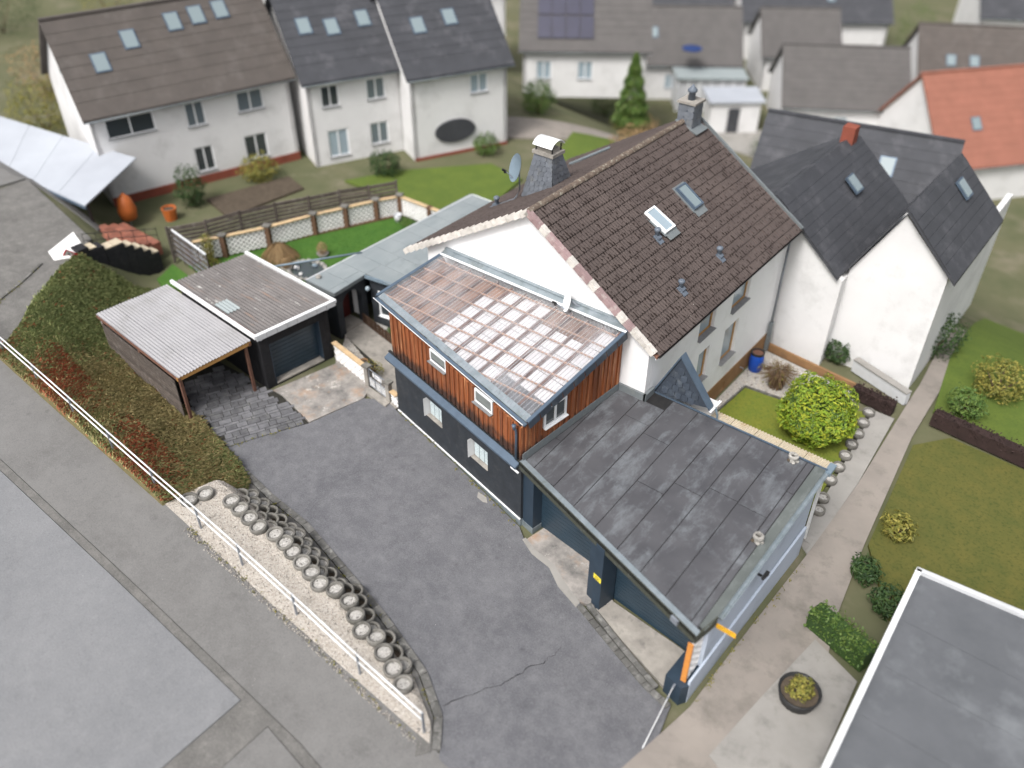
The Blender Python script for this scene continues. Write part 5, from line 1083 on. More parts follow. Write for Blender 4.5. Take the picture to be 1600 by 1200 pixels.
def twigs(name, label, c, r_, h, n, mat, droop=0., cat='shrub', leaves=0, lmat='leaf_green', ground=0.):
    root = thing(name, label, cat, (c[0], c[1], ground)); m = MB(); rd = random.Random(n)
    lf = MB()
    for i in range(n):
        a = rd.random()*6.283; rr = math.sqrt(rd.random()); x1, y1 = c[0]+math.cos(a)*r_*rr, c[1]+math.sin(a)*r_*rr; zt = ground+h*(1-.35*rr*rr)*rd.uniform(.75, 1.05)
        b = Vector((c[0]+math.cos(a)*.35*r_*rr, c[1]+math.sin(a)*.35*r_*rr, ground)); mid = Vector((lerp(c[0], x1, .45), lerp(c[1], y1, .45), lerp(ground, zt, .75 if not droop else 1.0))); e = Vector((x1, y1, zt-droop*rr*h)); w_ = .011
        for p, q in ((b, mid), (mid, e)):
            s_ = Vector((math.sin(a), -math.cos(a), 0))*w_; m.add([p-s_, p+s_, q+s_*.6, q-s_*.6], [(0, 1, 2, 3)])
            s_ = Vector((0, 0, w_)); m.add([p-s_, p+s_, q+s_*.6, q-s_*.6], [(0, 1, 2, 3)])
        if rd.random() < leaves: leaf_cloud(lf, e, (.05, .05, .05), 3, .07, seed=i)
    part('twigs', m, mat, root)
    if lf.v: part('leaves', lf, lmat, root)
    return root
def grass_tufts(mb, poly, n, zf, L_=(.05, .11), w_=.008):
    x0, x1 = min(p[0] for p in poly), max(p[0] for p in poly); y0, y1 = min(p[1] for p in poly), max(p[1] for p in poly); k = 0
    while k < n:
        x, y = random.uniform(x0, x1), random.uniform(y0, y1)
        if not inside((x, y), poly): continue
        k += 1; a = random.random()*6.28; l = random.uniform(*L_); dx, dy = math.cos(a), math.sin(a); z = zf(x, y)
        mb.add([(x-dy*w_, y+dx*w_, z), (x+dy*w_, y-dx*w_, z), (x+dx*l*.6, y+dy*l*.6, z+l)], [(0, 1, 2)])
    return mb

# ------------------------------------------------------------------ left garden
LAWN = [(-36.4, 19.6), (-34.6, 23.2), (-33.75, 25.6), (-32.9, 27.3), (-31.85, 30.0), (-27.5, 30.2), (-27.45, 20.2), (-29, 19.9), (-31.2, 19.75), (-33.6, 19.35)]
struct('lawn', sheet(LAWN, .03, .5), 'lawn_l'); stuff('lawn_grass', grass_tufts(MB(), LAWN, 14000, lambda x, y: gz(x, y)+.03), 'lawn_l', 'short bright green grass inside the walled garden', 'grass')
LW2 = [(-37.2, 19.2), (-34, 18.9), (-31.8, 18.3), (-32.2, 17.6), (-33.6, 18.25), (-35.5, 17.6), (-36.8, 18.0)]; struct('lawn', sheet(LW2, .05, .4), 'lawn_l')
WP = [(-36.3, 19.75), (-35.5, 21.25), (-34.55, 23.30), (-33.76, 25.68), (-33.08, 27.30), (-32.42, 28.90), (-31.78, 30.10)]
gwl = thing('garden_wall', 'white breeze block garden wall with brown posts and sandy caps round the lawn', 'wall', (-34, 25, .3))
for i, (a_, b_) in enumerate(zip(WP[:-1], WP[1:])):
    A_, B_ = Vector(a_), Vector(b_); d_ = (B_-A_).normalized(); block_wall('x', gwl, A_+d_*.16, B_-d_*.16, .40, 4, .27, h=.26)
part('hole_shade_board', MB().add([], []).bar((WP[0][0]-.09, WP[0][1]+.05, .95), (WP[2][0]-.09, WP[2][1]+.05, .95), .02, 1.05).bar((WP[2][0]-.09, WP[2][1]+.05, .95), (WP[3][0]-.09, WP[3][1]+.05, .95), .02, 1.05).bar((WP[3][0]-.09, WP[3][1]+.05, .95), (WP[6][0]-.09, WP[6][1]+.05, .95), .02, 1.05), 'black_metal', gwl)  # added dark board, stands in for the shade inside the block holes
part('foot_course', MB().bar((*WP[0], .33), (*WP[3], .33), .2, .16).bar((*WP[3], .33), (*WP[6], .33), .2, .16), 'brown_post', gwl)
for x, y in WP: p_ = part('wall_post', MB().box((x, y, .92), (.26, .26, 1.24), .45), 'brown_post', gwl); part('post_cap', MB().box((x, y, 1.57), (.40, .36, .07), .45), 'ring_concrete', p_)
WQ = [(-31.78, 30.1), (-29.6, 30.15), (-28.5, 30.15), (-27.35, 30.15)]; gw2 = thing('garden_wall', 'back stretch of white breeze block wall meeting the flat roofed extension', 'wall', (-29.5, 30.15, .3)); part('hole_shade_board', MB().bar((-31.6, 30.25, .95), (-27.4, 30.25, .95), .02, 1.05), 'black_metal', gw2)  # the board is added behind the blocks to make their holes look black
for a_, b_ in zip(WQ[:-1], WQ[1:]): block_wall('x', gw2, (a_[0]+.13, a_[1]), (b_[0]-.13, b_[1]), .40, 4, .27, h=.26)
for x, y in WQ[1:3]: part('wall_post', MB().box((x, y, .92), (.24, .24, 1.24)), 'brown_post', gw2)
fe = thing('slat_fence', 'long weathered grey brown wooden slat fence behind the garden wall', 'fence', (-35, 24.5, .3))
FP = [(-37.25, 19.4), (-36.38, 21.05), (-35.9, 22.75), (-35.22, 24.48), (-34.45, 26.08), (-33.75, 27.6), (-32.95, 28.98), (-32.22, 30.35)]
for i, (a_, b_) in enumerate(zip(FP[:-1], FP[1:])):
    A_, B_ = Vector(a_), Vector(b_); zz = .0 if i % 2 else -.03
    for k in range(8):
        z = .58+k*.205+zz; p, q = A_.lerp(B_, .02), A_.lerp(B_, .98); part('slat', MB().bar((*p, z+random.uniform(-.01, .01)), (*q, z+random.uniform(-.01, .01)), .03+.012*(k % 2), .14), 'fence_wood', fe)
    part('panel_frame', MB().bar((*A_.lerp(B_, .015), .4), (*A_.lerp(B_, .015), 2.13+zz), .05, .06, (0, 1, 0)).bar((*A_.lerp(B_, .985), .4), (*A_.lerp(B_, .985), 2.13+zz), .05, .06, (0, 1, 0)).bar((*A_, 2.13+zz), (*B_, 2.13+zz), .06, .04), 'fence_wood', fe)
for x, y in FP: part('post', MB().box((x, y, 1.2), (.09, .09, 2.0), .45), 'fence_wood', fe)
ls = thing('louvre_screen', 'leaning grey louvre screen with white top rail behind the small garage', 'screen', (-35.6, 19.4, .3))
LA, LB = Vector((-37.4, 19.62)), Vector((-33.9, 19.25))
for k in range(13): z = .42+k*.115; part('louvre', MB().bar((*LA, z+.1), (*LB, z), .035, .07, (0, -.6, 1)), 'fence_wood' if k % 3 else 'galv', ls)
for t in (0, .25, .5, .75, 1.): p = LA.lerp(LB, t); part('stile', MB().bar((*p, .25), (*p, 1.98-.06*t), .06, .05, (0, 1, 0)), 'fence_wood', ls)
part('top_rail', MB().bar((*LA, 2.0), (*LB, 1.9), .06, .06), 'white_metal', ls)
twigs('dome_shrub', 'dome of drooping brown twigs on the lawn near the wall', (-33.1, 22.75), 1.05, 1.0, 900, 'leaf_brown', .55, ground=.32)
bush('conifer_shrub', 'young light green conifer between louvre screen and garden wall', (-35.6, 20.4, 1.15), (.32, .32, .85), 420, .12, 'leaf_olive', ground=.3)
bush('conifer_shrub', 'low yellow green bush at the foot of the louvre screen', (-34.9, 20.0, .65), (.5, .4, .38), 420, .10, 'leaf_olive', ground=.3)
for (x, y, h, lab) in ((-31.75, 24.4, .55, 'egg shaped brown topiary in a pale bowl on the lawn'), (-29.6, 24.5, .4, 'small brown topiary beside the extension roof edge'), (-32.1, 22.35, .45, 'brown clipped shrub in a round planter beside the drain pipe')):
    rt_ = thing('potted_topiary', lab, 'topiary', (x, y, .33)); part('bowl', MB().lathe([(.22, 0), (.32, .16), (.30, .18), (.27, .12)], (x, y, .33), 14), 'concrete', rt_, True); part('foliage', leaf_cloud(MB(), (x, y, .45+h*.55), (.27, .27, h*.62), 800, .06, .75, noise_=.04), 'leaf_brown', rt_); part('stem', MB().tube([(x, y, .4), (x, y, .6)], .03, 6), 'bark', rt_)
pn = thing('garden_pond', 'small stone edged garden pond cluttered with pots behind the drain pipe', 'pond', (-31.2, 22.9, .3))
part('water', MB().lathe([(.9, 0), (.0001, .005)], (-31.2, 22.9, .36), 16, False), 'glass', pn)
for k in range(22):
    a = k/22*6.283; r_ = rock(.13, k+40, .6); x, y = -31.2+1.0*math.cos(a), 22.9+.85*math.sin(a); r_.v = [(p[0]+x, p[1]+y, p[2]+.40) for p in r_.v]; part('edge_stone', r_, 'stone', pn)
for k in range(9): a = random.random()*6.28; r_ = rock(random.uniform(.08, .16), k+80); x, y = -31.2+.6*math.cos(a), 22.9+.5*math.sin(a); r_.v = [(p[0]+x, p[1]+y, p[2]+.42) for p in r_.v]; part('pebble', r_, ['breeze', 'slate_dark', 'dish_blue'][k % 3], pn)
pt = thing('bucket', 'small grey bucket in the far corner of the walled lawn', 'bucket', (-31.4, 29.5, .33)); part('body', MB().lathe([(.17, 0), (.22, .42), (.19, .42), (.16, .1)], (-31.4, 29.5, .33), 14), 'light_grey', pt, True); part('rim', MB().lathe([(.22, .40), (.24, .42), (.22, .44)], (-31.4, 29.5, .33), 14, False), 'galv', pt)
bush('corner_plants', 'low green plants beside the bucket in the wall corner', (-30.8, 29.5, .5), (.5, .35, .25), 300, .1, 'leaf_green', stem=False, ground=.3)
bush('entry_shrub', 'sparse brown green shrub in the gravel bed by the gate', (-22.9, 19.35, .35), (.55, .3, .38), 320, .08, 'leaf_olive', ground=.05)
twigs('entry_grass', 'tuft of thin green blades in front of the dark entrance wall', (-24.3, 21.75), .3, .5, 60, 'leaf_green', .3, ground=.05)
fpt = thing('flower_pot', 'round wicker coloured flower pot in the gravel bed by the gate wall', 'flower pot', (-23.6, 19.45, .05)); part('pot', MB().lathe([(.14, 0), (.19, .26), (.16, .26), (.15, .1)], (-23.6, 19.45, .06), 14), 'plinth_brown', fpt, True); part('soil', MB().lathe([(.16, .2), (.001, .21)], (-23.6, 19.45, .06), 14, False), 'soil', fpt)
# outdoor stair on the far left
stt = thing('outdoor_stair', 'outdoor stair with black sides and beige tiled treads at the end of the bank', 'stair', (-37.6, 17, .5))
SP = [(15.0, 2.62, .5), (15.5, 2.5, .42), (15.92, 2.38, .30), (16.25, 2.2, .95), (17.2, 1.92, .42), (17.62, 1.62, .40), (18.02, 1.32, .38), (18.4, 1.02, .40)]
for k, (y, z, l) in enumerate(SP):
    x = -37.45; part('riser', MB().box((x-.25, y+l/2, z/2-.1), (.62, l-.006, z+.1)), 'black_wall', stt)
    if k not in (0, 2):
        for q in range(2 if l > .6 else 1): ll = l/(2 if l > .6 else 1); part('tread_tile', MB().box((x-.28, y+ll*(q+.5), z-.02+.045), (.60, ll-.03, .05)), 'beige_tile', stt)
    else: part('block_top', MB().box((x-.25, y+l/2, z+.0), (.64, l, .16)), 'black_wall', stt)
tr_ = tag(link('terrace', None, T((-39, 17, 1))), kind='structure')
for i in range(6):
    for j in range(8): z = lerp(2.2, .9, j/8); part('terrace_tile', MB().box((-38.35-i*.55, 15.6+j*.5, z-.3), (.53, .48, .7)), 'red_brick', tr_)
hr = thing('stair_railing', 'thin black wire railing over the red terrace beside the stair', 'railing', (-38, 17.3, 1.5))
for k in range(7): y = 15.7+k*.6; z = lerp(2.3, .95, k/7); part('post', MB().tube([(-38.1, y, z), (-38.1, y, z+.75)], .015, 6), 'black_metal', hr)
for h in (.75, .4): part('rail', MB().tube([(-38.1, 15.7, 2.3+h), (-38.1, 19.3, 1.1+h)], .018, 6), 'black_metal', hr)
# warning triangle on its post
ws = thing('road_sign', 'red bordered white triangular warning sign by the path end', 'road sign', (-37.3, 14.75, 2.5)); wc = Vector((-37.05, 14.45, 2.95)); wd_ = Vector((.62, .78, 0)); wu = Vector((.45, -.36, .82)).normalized(); wn_ = wd_.cross(wu).normalized()
def trip(k, off): return [wc+(wd_*math.sin(a)+wu*math.cos(a))*k+wn_*off for a in (0, 2.094, 4.189)]
part('plate', MB().vprism(trip(.40, 0), wn_*-.02), 'sign_red', ws); part('face', MB().vprism(trip(.26, .006), wn_*-.01), 'sign_white', ws); part('pictogram', MB().vprism([wc+wd_*x+wu*y+wn_*.012 for x, y in ((-.03, -.1), (.035, -.1), (.02, .1), (-.02, .1))], wn_*-.008), 'sign_dark', ws); part('post', MB().tube([wc-wu*.1-wn_*.03, (-37.2, 14.6, 2.45)], .025, 8), 'galv', ws)
struct('white_marking', sheet([(-38.6, 14.2), (-37.75, 14.0), (-37.3, 14.9), (-38.2, 15.6), (-39.4, 15.9)], .05, .5), 'breeze')

# ------------------------------------------------------------------ right garden
GR = [(-11.15, 27.2), (-10.6, 29.6), (-8.5, 29.9), (-7.2, 30.0), (-7.0, 32.6), (-11.15, 32.6)]; struct('gravel_bed', sheet([(-11.15, 23.4), (-10.7, 23.4), (-10.75, 27.0), (-10.6, 29.7), (-8.5, 29.95), (-6.6, 30.1), (-6.5, 32.3), (-11.15, 32.8)], .03, .4), 'gravel_w')
pebbles([(-11.1, 26.5), (-10.8, 27.0), (-10.6, 29.7), (-8.5, 29.95), (-7.0, 30.1), (-7.0, 32.0), (-11.1, 32.7)], gz, 2600, .05, (.03, .065), .08)
LR = [(-10.7, 23.2), (-10.72, 27.0), (-10.55, 29.65), (-8.45, 29.88), (-5.75, 31.4), (-5.45, 27.5), (-5.2, 23.2)]; struct('lawn', sheet(LR, .035, .4), 'lawn_r'); stuff('lawn_grass', grass_tufts(MB(), LR, 9000, lambda x, y: gz(x, y)+.03, (.03, .07)), 'lawn_r', 'short mossy grass around the round tree', 'grass')
ke = tag(link('lawn_edging', None, T((-10, 29, -1))), kind='structure')
EP = [(-10.74, 25.5), (-10.74, 27.0), (-10.58, 29.68), (-8.45, 29.92), (-6.8, 30.2)]
for a_, b_ in zip(EP[:-1], EP[1:]):
    A_, B_ = Vector(a_), Vector(b_); n_ = max(1, int((B_-A_).length/.9))
    for k in range(n_): part('edging_stone', MB().bar((*A_.lerp(B_, k/n_+.005), -.95), (*A_.lerp(B_, (k+1)/n_-.005), -.95), .07, .16), 'kerb', ke)
for k, (x, y) in enumerate(((-5.69, 31.3), (-5.62, 30.5), (-5.53, 29.7), (-5.48, 28.9), (-5.42, 28.1), (-5.38, 27.3), (-5.34, 26.4), (-5.18, 25.3), (-5.05, 24.6))):
    et = thing('border_planter', 'small round concrete border planter, %s of the row from the far end of the lawn' % ORD[k], 'planter', (x, y, -1.0), 'small round planters along the lawn edge'); et.matrix_local = T((x, y, -1.08)); WM[et.name] = et.matrix_local.copy()
    link('ring', rm, WM[et.name] @ Matrix.Scale(.85, 4), et); link('gravel_fill', fill, WM[et.name] @ Matrix.Scale(.85, 4), et)
rtree = thing('round_tree', 'round clipped tree with dense lime green leaves on the lawn', 'tree', (-7.43, 27.93, -1)); cc = (-7.0, 28.45, .30)
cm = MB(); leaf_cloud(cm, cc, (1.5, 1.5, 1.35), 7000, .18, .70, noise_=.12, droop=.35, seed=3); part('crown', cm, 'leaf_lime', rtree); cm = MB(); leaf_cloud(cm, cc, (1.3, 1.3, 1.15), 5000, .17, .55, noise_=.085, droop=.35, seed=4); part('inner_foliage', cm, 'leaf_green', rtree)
tk = MB().tube([(-7.43, 27.85, -1.08), (-7.38, 27.95, -.75), (-7.2, 28.2, -.2), (-7.05, 28.4, .3)], [.13, .11, .09, .05], 8)
for k in range(7): a = k*.9; tk.tube([(-7.25, 28.15, -.35), (-7.1+.5*math.cos(a), 28.35+.5*math.sin(a), .0), (-7.0+1.1*math.cos(a), 28.45+1.1*math.sin(a), .35)], [.06, .04, .012], 6)
part('trunk', tk, 'bark', rtree, True)
twigs('bare_shrub', 'bare brown twiggy shrub with few leaves beside the blue barrel', (-9.55, 30.55), .95, 1.25, 260, 'twig', .05, leaves=.3, lmat='leaf_olive', ground=-1.0)
br = thing('rain_barrel', 'bright blue plastic rain barrel with black rim under the downpipe', 'barrel', (-10.85, 31.15, -1)); part('body', MB().lathe([(.24, 0), (.29, .08), (.31, .3), (.32, .5), (.31, .72), (.28, .92), (.26, .95)], (-10.82, 31.1, -1.0), 20), 'barrel', br, True); part('rim', MB().lathe([(.27, .93), (.30, .93), (.30, 1.02), (.25, 1.02), (.24, .90), (.27, .90)], (-10.82, 31.1, -1.0), 20, False), 'black_plastic', br); part('lid', MB().lathe([(.25, .97), (.001, .98)], (-10.82, 31.1, -1.0), 20, False), 'rafter', br)
tap = single('garden_tap', MB().tube([(XR+.03, 30.2, -.45), (XR+.18, 30.2, -.45), (XR+.2, 30.2, -.53)], .02, 6), 'galv', 'small metal tap on the brown plinth near the barrel', 'tap')
fbp = thing('neighbour_border_wall', 'low brown border wall behind the bare shrub', 'wall', (-8.6, 32.4, -1)); part('wall', MB().bar((-11.1, 33.0, -.85), (-6.6, 32.5, -.85), .12, .4), 'plinth_brown', fbp)
struct('beige_path', sheet([(-5.2, 11.0), (-4.65, 14.2), (-4.5, 22.8), (-4.45, 27), (-4.7, 35), (-5.2, 42), (-4.3, 42), (-3.9, 37), (-3.75, 31), (-3.1, 24), (-2.6, 20), (-1.6, 16), (-1.0, 11.5), (-3.2, 8.6)], .02, .5), 'beige_path')
struct('path_border', sheet([(-5.0, 22.4), (-4.5, 22.4), (-4.46, 27), (-4.72, 31.7), (-5.6, 31.7), (-5.25, 27)], .012, .5), 'pale_slab')
struct('pale_slab', sheet([(-3.5, 13.2), (-2.8, 18.9), (-1.2, 18.2), (-.8, 12.0)], .05, .5), 'pale_slab')
struct('far_lawn', sheet([(-3.0, 24.2), (-3.55, 30.5), (-2.5, 31.9), (9, 31.4), (9, 20), (1.2, 21), (-1.3, 21.4)], .03, .7), 'lawn_far')
struct('far_lawn', sheet([(-3.6, 33.2), (-4.3, 38), (-4.9, 52), (6, 56), (9, 33.2)], .03, .8), 'lawn_far2')

# ------------------------------------------------------------------ neighbouring houses
def nhouse(label, p0, d, L_, D_, zb, ze, zr_, roofm, wallm='plaster2', wins=(), sky_=(), base=None, name='neighbour_house', chim=None, glass='glass_pale', ridge_t=.5, gwin=None):
    """facade starts at p0, runs along d (outside on the right hand), house lies behind it; ridge parallel to the facade"""
    p0 = Vector(p0); d = Vector(d).normalized(); n = Vector((d.y, -d.x)); root = thing(name, label, 'house', (*(p0+d*L_/2-n*D_/2), zb)); P = lambda s_, k, z: Vector((*(p0+d*s_-n*k), z)); rk = D_*ridge_t
    ops = [w_ for w_ in wins]; m = MB(); wall_open(m, p0, p0+d*L_, zb-.5, ze, ops, .14, .25)
    for s_, e in ((0., .25), (L_, -.25)): 
        m.vprism([P(s_, .0, zb-.5), P(s_, D_, zb-.5), P(s_, D_, ze), P(s_, rk, zr_), P(s_, .0, ze)], (d*e).to_3d())
    m.vprism([P(.25, D_, zb-.5), P(L_-.25, D_, zb-.5), P(L_-.25, D_, ze), P(.25, D_, ze)], (n*.25).to_3d()); part('wall', m, wallm, root)
    ov = .35; rf = MB(); h = .16
    for k0, k1 in ((-ov, rk), (D_+ov, rk)):
        sl = (zr_-ze)/(rk if k0 < 0 else D_-rk); z0 = ze-sl*ov; rf.vprism([P(-ov, k0, z0+.03), P(-ov, k1, zr_+.03), P(-ov, k1, zr_+.03+h), P(-ov, k0, z0+.03+h)], (d*(L_+2*ov)).to_3d())
    r_ = part('roof', rf, roofm, root); part('ridge', MB().bar(P(-ov, rk, zr_+h+.02), P(L_+ov, rk, zr_+h+.02), .26, .14), roofm, r_)
    sl = (zr_-ze)/rk; nrm = Vector((*(n*sl), 1)).normalized(); dwn = Vector((*n, -sl)).normalized()
    for row in range(1, int(rk/.45)): part('tile_course', MB().bar(P(-ov, rk-row*.45, zr_-sl*row*.45+.035+h), P(L_+ov, rk-row*.45, zr_-sl*row*.45+.035+h), .42, .03, tuple(nrm)), roofm, r_)
    gutter('gutter', P(-ov, -ov-.05, ze-sl*ov+.08), P(L_+ov, -ov-.05, ze-sl*ov+.08), root, 'zinc', .07)
    for s_, t in sky_:
        c = P(s_, rk*(1-t), zr_-sl*rk*t+.06+h); w_ = part('skylight', MB().bar(c-d.to_3d()*.42, c+d.to_3d()*.42, 1.1, .1, tuple(nrm)), 'slate_metal', root); part('pane', MB().bar(c-d.to_3d()*.34+nrm*.05, c+d.to_3d()*.34+nrm*.05, .94, .03, tuple(nrm)), 'glass_sky', w_)
    for o in ops: window(root, p0, p0+d*L_, o, 'white_pvc', random.choice(('glass', 'glass_pale', 'glass_mid')), .08, .08, 'grey_sill', 1 if o[1]-o[0] > 1 else 0)
    if base: part('plinth', MB().bar(P(0, -.02, zb+base/2-.1), P(L_, -.02, zb+base/2-.1), .06, base+.2), 'brick_red', root)
    if chim: s_, cm_ = chim; part('chimney', MB().box(P(s_, rk+.3, zr_+.45), (.55, .55, 1.5), math.atan2(d.y, d.x)).box(P(s_, rk+.3, zr_+1.22), (.66, .66, .08), math.atan2(d.y, d.x)), cm_, root)
    if gwin:
        s_, z = gwin; c = P(-.02, s_, z); g_ = part('gable_window', MB().bar(c-n.to_3d()*.35, c+n.to_3d()*.35, .05, .9), 'white_pvc', root); c = P(-.05, s_, z); part('pane', MB().bar(c-n.to_3d()*.29, c+n.to_3d()*.29, .02, .78), 'glass_pale', g_)
    return root
nhouse('large white house with brown roof and five skylights beyond the slat fence', (-45.2, 20.9), (.27, .963), 11.3, 8.4, .2, 5.5, 9.3, 'roof_brown', 'plaster2', [(.7, 3.3, 3.9, 5.0), (5.0, 6.1, 3.6, 5.0), (8.0, 9.6, 3.8, 5.0), (5.0, 6.1, .9, 2.4), (8.0, 9.4, .9, 2.4)], [(1.7, .55), (3.6, .36), (6.2, .25), (7.6, .22), (9.0, .2)], .5, chim=None, gwin=(3.6, 7.0), ridge_t=.43)
nhouse('white house with dark grey roof stepping forward in the middle of the row', (-40.4, 31.6), (.40, .917), 5.9, 8.6, .0, 5.5, 9.2, 'roof_grey', 'plaster2', [(.8, 1.9, 3.7, 5.0), (3.6, 4.8, 3.7, 5.0), (.9, 2.2, .6, 2.3), (3.6, 4.8, .9, 2.3)], [(1.0, .45), (2.6, .5), (4.6, .45)])
rw = nhouse('white end house of the row with dark grey roof and oval dark window', (-36.3, 36.0), (.42, .907), 6.3, 8.6, .0, 5.5, 9.2, 'roof_grey', 'plaster2', [(3.8, 5.0, 3.8, 5.0)], [(1.5, .5), (3.6, .45)], .4)
q0 = Vector((-36.3, 36.0)); dq = Vector((.42, .907)).normalized(); nq = Vector((dq.y, -dq.x)); c0 = q0+dq*2.7+nq*.03; ov_ = MB(); ov_.vprism([(*(c0+dq*1.35*math.cos(t/20*6.2832)), 1.75+.72*math.sin(t/20*6.2832)) for t in range(20)], (*(nq*.1), 0)); part('oval_awning', ov_, 'roof_grey', rw)
# awning roof in front of the large white house
aw = thing('terrace_roof', 'large pale white terrace roof against the left gable of the white house', 'canopy', (-48, 19, .5))
for k in range(4):
    a0, a1 = Vector((-55.0, 20.2)).lerp(Vector((-43.2, 21.9)), k/4), Vector((-55.0, 20.2)).lerp(Vector((-43.2, 21.9)), (k+1)/4); b0, b1 = Vector((-50.8, 17.2)).lerp(Vector((-41.4, 17.7)), k/4), Vector((-50.8, 17.2)).lerp(Vector((-41.4, 17.7)), (k+1)/4)
    part('roof_panel', MB().add([(*a0, 3.3), (*(a1-(a1-a0)*.01), 3.3), (*(b1-(b1-b0)*.01), 2.7), (*b0, 2.7), (*a0, 3.22), (*(a1-(a1-a0)*.01), 3.22), (*(b1-(b1-b0)*.01), 2.62), (*b0, 2.62)], [(3, 2, 1, 0), (4, 5, 6, 7), (0, 1, 5, 4), (1, 2, 6, 5), (2, 3, 7, 6), (3, 0, 4, 7)]), 'white_roof', aw)
for x, y in ((-41.6, 17.9), (-46, 17.6), (-50.6, 17.4)): part('post', MB().box((x, y, 1.3), (.12, .12, 2.7)), 'black_metal', aw)
part('front_beam', MB().bar((-50.8, 17.2, 2.55), (-41.4, 17.7, 2.55), .1, .14), 'slate_metal', aw)
ob = thing('orange_garden_umbrella', 'closed orange sunshade standing under the pale terrace roof edge', 'sunshade', (-42.6, 20.4, .3)); part('cover', MB().lathe([(.05, .3), (.42, .5), (.5, 1.0), (.34, 1.6), (.04, 1.95)], (-42.4, 20.2, .2), 14), 'orange_obj', ob, True); part('pole', MB().tube([(-42.4, 20.2, .1), (-42.4, 20.2, 2.2)], .03, 6), 'galv', ob)
ob = thing('orange_planter', 'small red orange planter beside the sunshade near the white house', 'planter', (-41.6, 22.2, .3)); part('box', MB().lathe([(.3, 0), (.4, .7), (.34, .7), (.3, .2)], (-41.4, 22.0, .2), 12), 'orange_obj', ob); part('soil', MB().lathe([(.33, .6), (.001, .62)], (-41.4, 22.0, .2), 12, False), 'soil', ob)
# double gabled neighbour on the right
nr_ = thing('neighbour_house', 'white double gabled house with dark grey roofs right behind the main house', 'house', (-10, 38, -1.2))
G1, G2 = 33.45, 34.3; V_ = (-8.9, 3.4)
part('wall', MB().vprism([(-8.75, G1, -1.6), (-8.75, G1, 3.3), (-12.2, G1, 6.0), (-16.8, G1, 2.9), (-16.8, G1, -1.6)], (0, .3, 0)).vprism([(-8.8, G1+.3, -1.6), (-8.8, 44, -1.6), (-8.8, 44, 3.2), (-8.8, G1+.3, 3.2)], (-.2, 0, 0)), 'plaster2', nr_)
part('wall', MB().vprism([(-8.8, G2, -1.6), (-5.0, G2, -1.6), (-5.0, G2, 4.5), (-7.2, G2, 6.55), (-8.8, G2, 3.5)], (0, .3, 0)).vprism([(-5.0, G2+.302, -1.6), (-5.0, 44, -1.6), (-5.0, 44, 4.5), (-5.0, G2+.302, 4.5)], (-.25, 0, 0)), 'plaster2', nr_)
for (a_, b_, y0, y1) in (((-12.2, 6.2), V_, G1-.25, 42.0), ((-17.2, 2.8), (-12.2, 6.2), G1-.25, 42.0), (V_, (-7.2, 6.8), G2-.25, 41.0), ((-7.2, 6.8), (-4.65, 4.35), G2-.25, 41.0)):
    r_ = part('roof', MB().vprism([(a_[0], y0, a_[1]), (b_[0], y0, b_[1]), (b_[0], y0, b_[1]+.16), (a_[0], y0, a_[1]+.16)], (0, y1-y0, 0)), 'roof_grey', nr_); L_ = math.hypot(b_[0]-a_[0], b_[1]-a_[1]); nn = Vector((-(b_[1]-a_[1]), 0, b_[0]-a_[0])).normalized()
    for k in range(1, int(L_/.42)): t = k*.42/L_; x, z = lerp(a_[0], b_[0], t), lerp(a_[1], b_[1], t)+.165; part('tile_course', MB().bar((x, y0, z), (x, y1, z), .40, .03, tuple(nn)), 'roof_grey', r_)
part('chimney', MB().box((-12.2, 41.0, 6.45), (.6, .6, 1.0)), 'brick_red', nr_)
for (x, y, z, a_) in ((-10.7, 38.5, 5.25, -.7), (-6.3, 39.0, 6.15, -.76)): w_ = part('skylight', MB().box((x, y, z+.12), (.9, .75, .1), rot=Euler((0, -a_, 0))), 'slate_metal', nr_); part('pane', MB().box((x+.03, y, z+.17), (.74, .6, .05), rot=Euler((0, -a_, 0))), 'glass_sky', w_)
FARW = [(1.0, 2.2, .9, 2.3), (4.2, 5.4, .9, 2.3)]
def fhouse(label, p0, d, L_, D_, ze, zr_, roofm, wins, sky_=(), chim=None):
    zb = gz(*p0); return nhouse(label, p0, d, L_, D_, zb, zb+ze, zb+zr_, roofm, 'plaster2', [(a, b, zb+c, zb+e) for a, b, c, e in wins], sky_, chim=chim), zb
SP0 = Vector((-41.8, 53.8)); b1, sz0 = fhouse('white house with grey roof and dark violet solar panels behind the big chimney', tuple(SP0), (.80, .60), 9.5, 8, 3.3, 7.0, 'roof_taupe', FARW, chim=(7.5, 'roof_grey'))
for i in range(4):
    for j in range(2):
        d = Vector((.8, .6)); n = Vector((.6, -.8)); k = 1.0+j*1.45; z = sz0+3.3+k*.925+.32; part('solar_panel', MB().box((*(SP0+d*(1.6+i*1.08)-n*k), z), (1.02, 1.85, .05), rot=(Matrix.Rotation(math.atan2(.6, .8), 3, 'Z') @ Matrix.Rotation(math.atan(.925), 3, 'X'))), 'solar', b1)
_, dz0 = fhouse('white house with taupe roof and round blue roof disc left of the mint roof', (-43.5, 71), (.80, .60), 11, 8, 3.4, 7.2, 'roof_taupe', FARW, [(3, .5)])
fhouse('wide dark grey roofed house at the top edge behind the others', (-40, 89), (.80, .60), 15, 9, 4, 8, 'roof_grey', FARW+[(8, 9.2, .9, 2.3)], [(5, .5), (9, .6)], (4.5, 'brick_red'))
fhouse('low white house with taupe roof left of the orange roofed house', (-27.2, 71.5), (.84, .54), 10, 8.5, 3.2, 6.8, 'roof_taupe', FARW)
fhouse('white house with brown roof and two small roof lights at upper right', (-19.8, 83.5), (.86, .5), 13, 9, 3.4, 7.4, 'roof_brown', FARW+[(8, 9.2, .9, 2.3)], [(2.5, .6), (4.5, .6)])
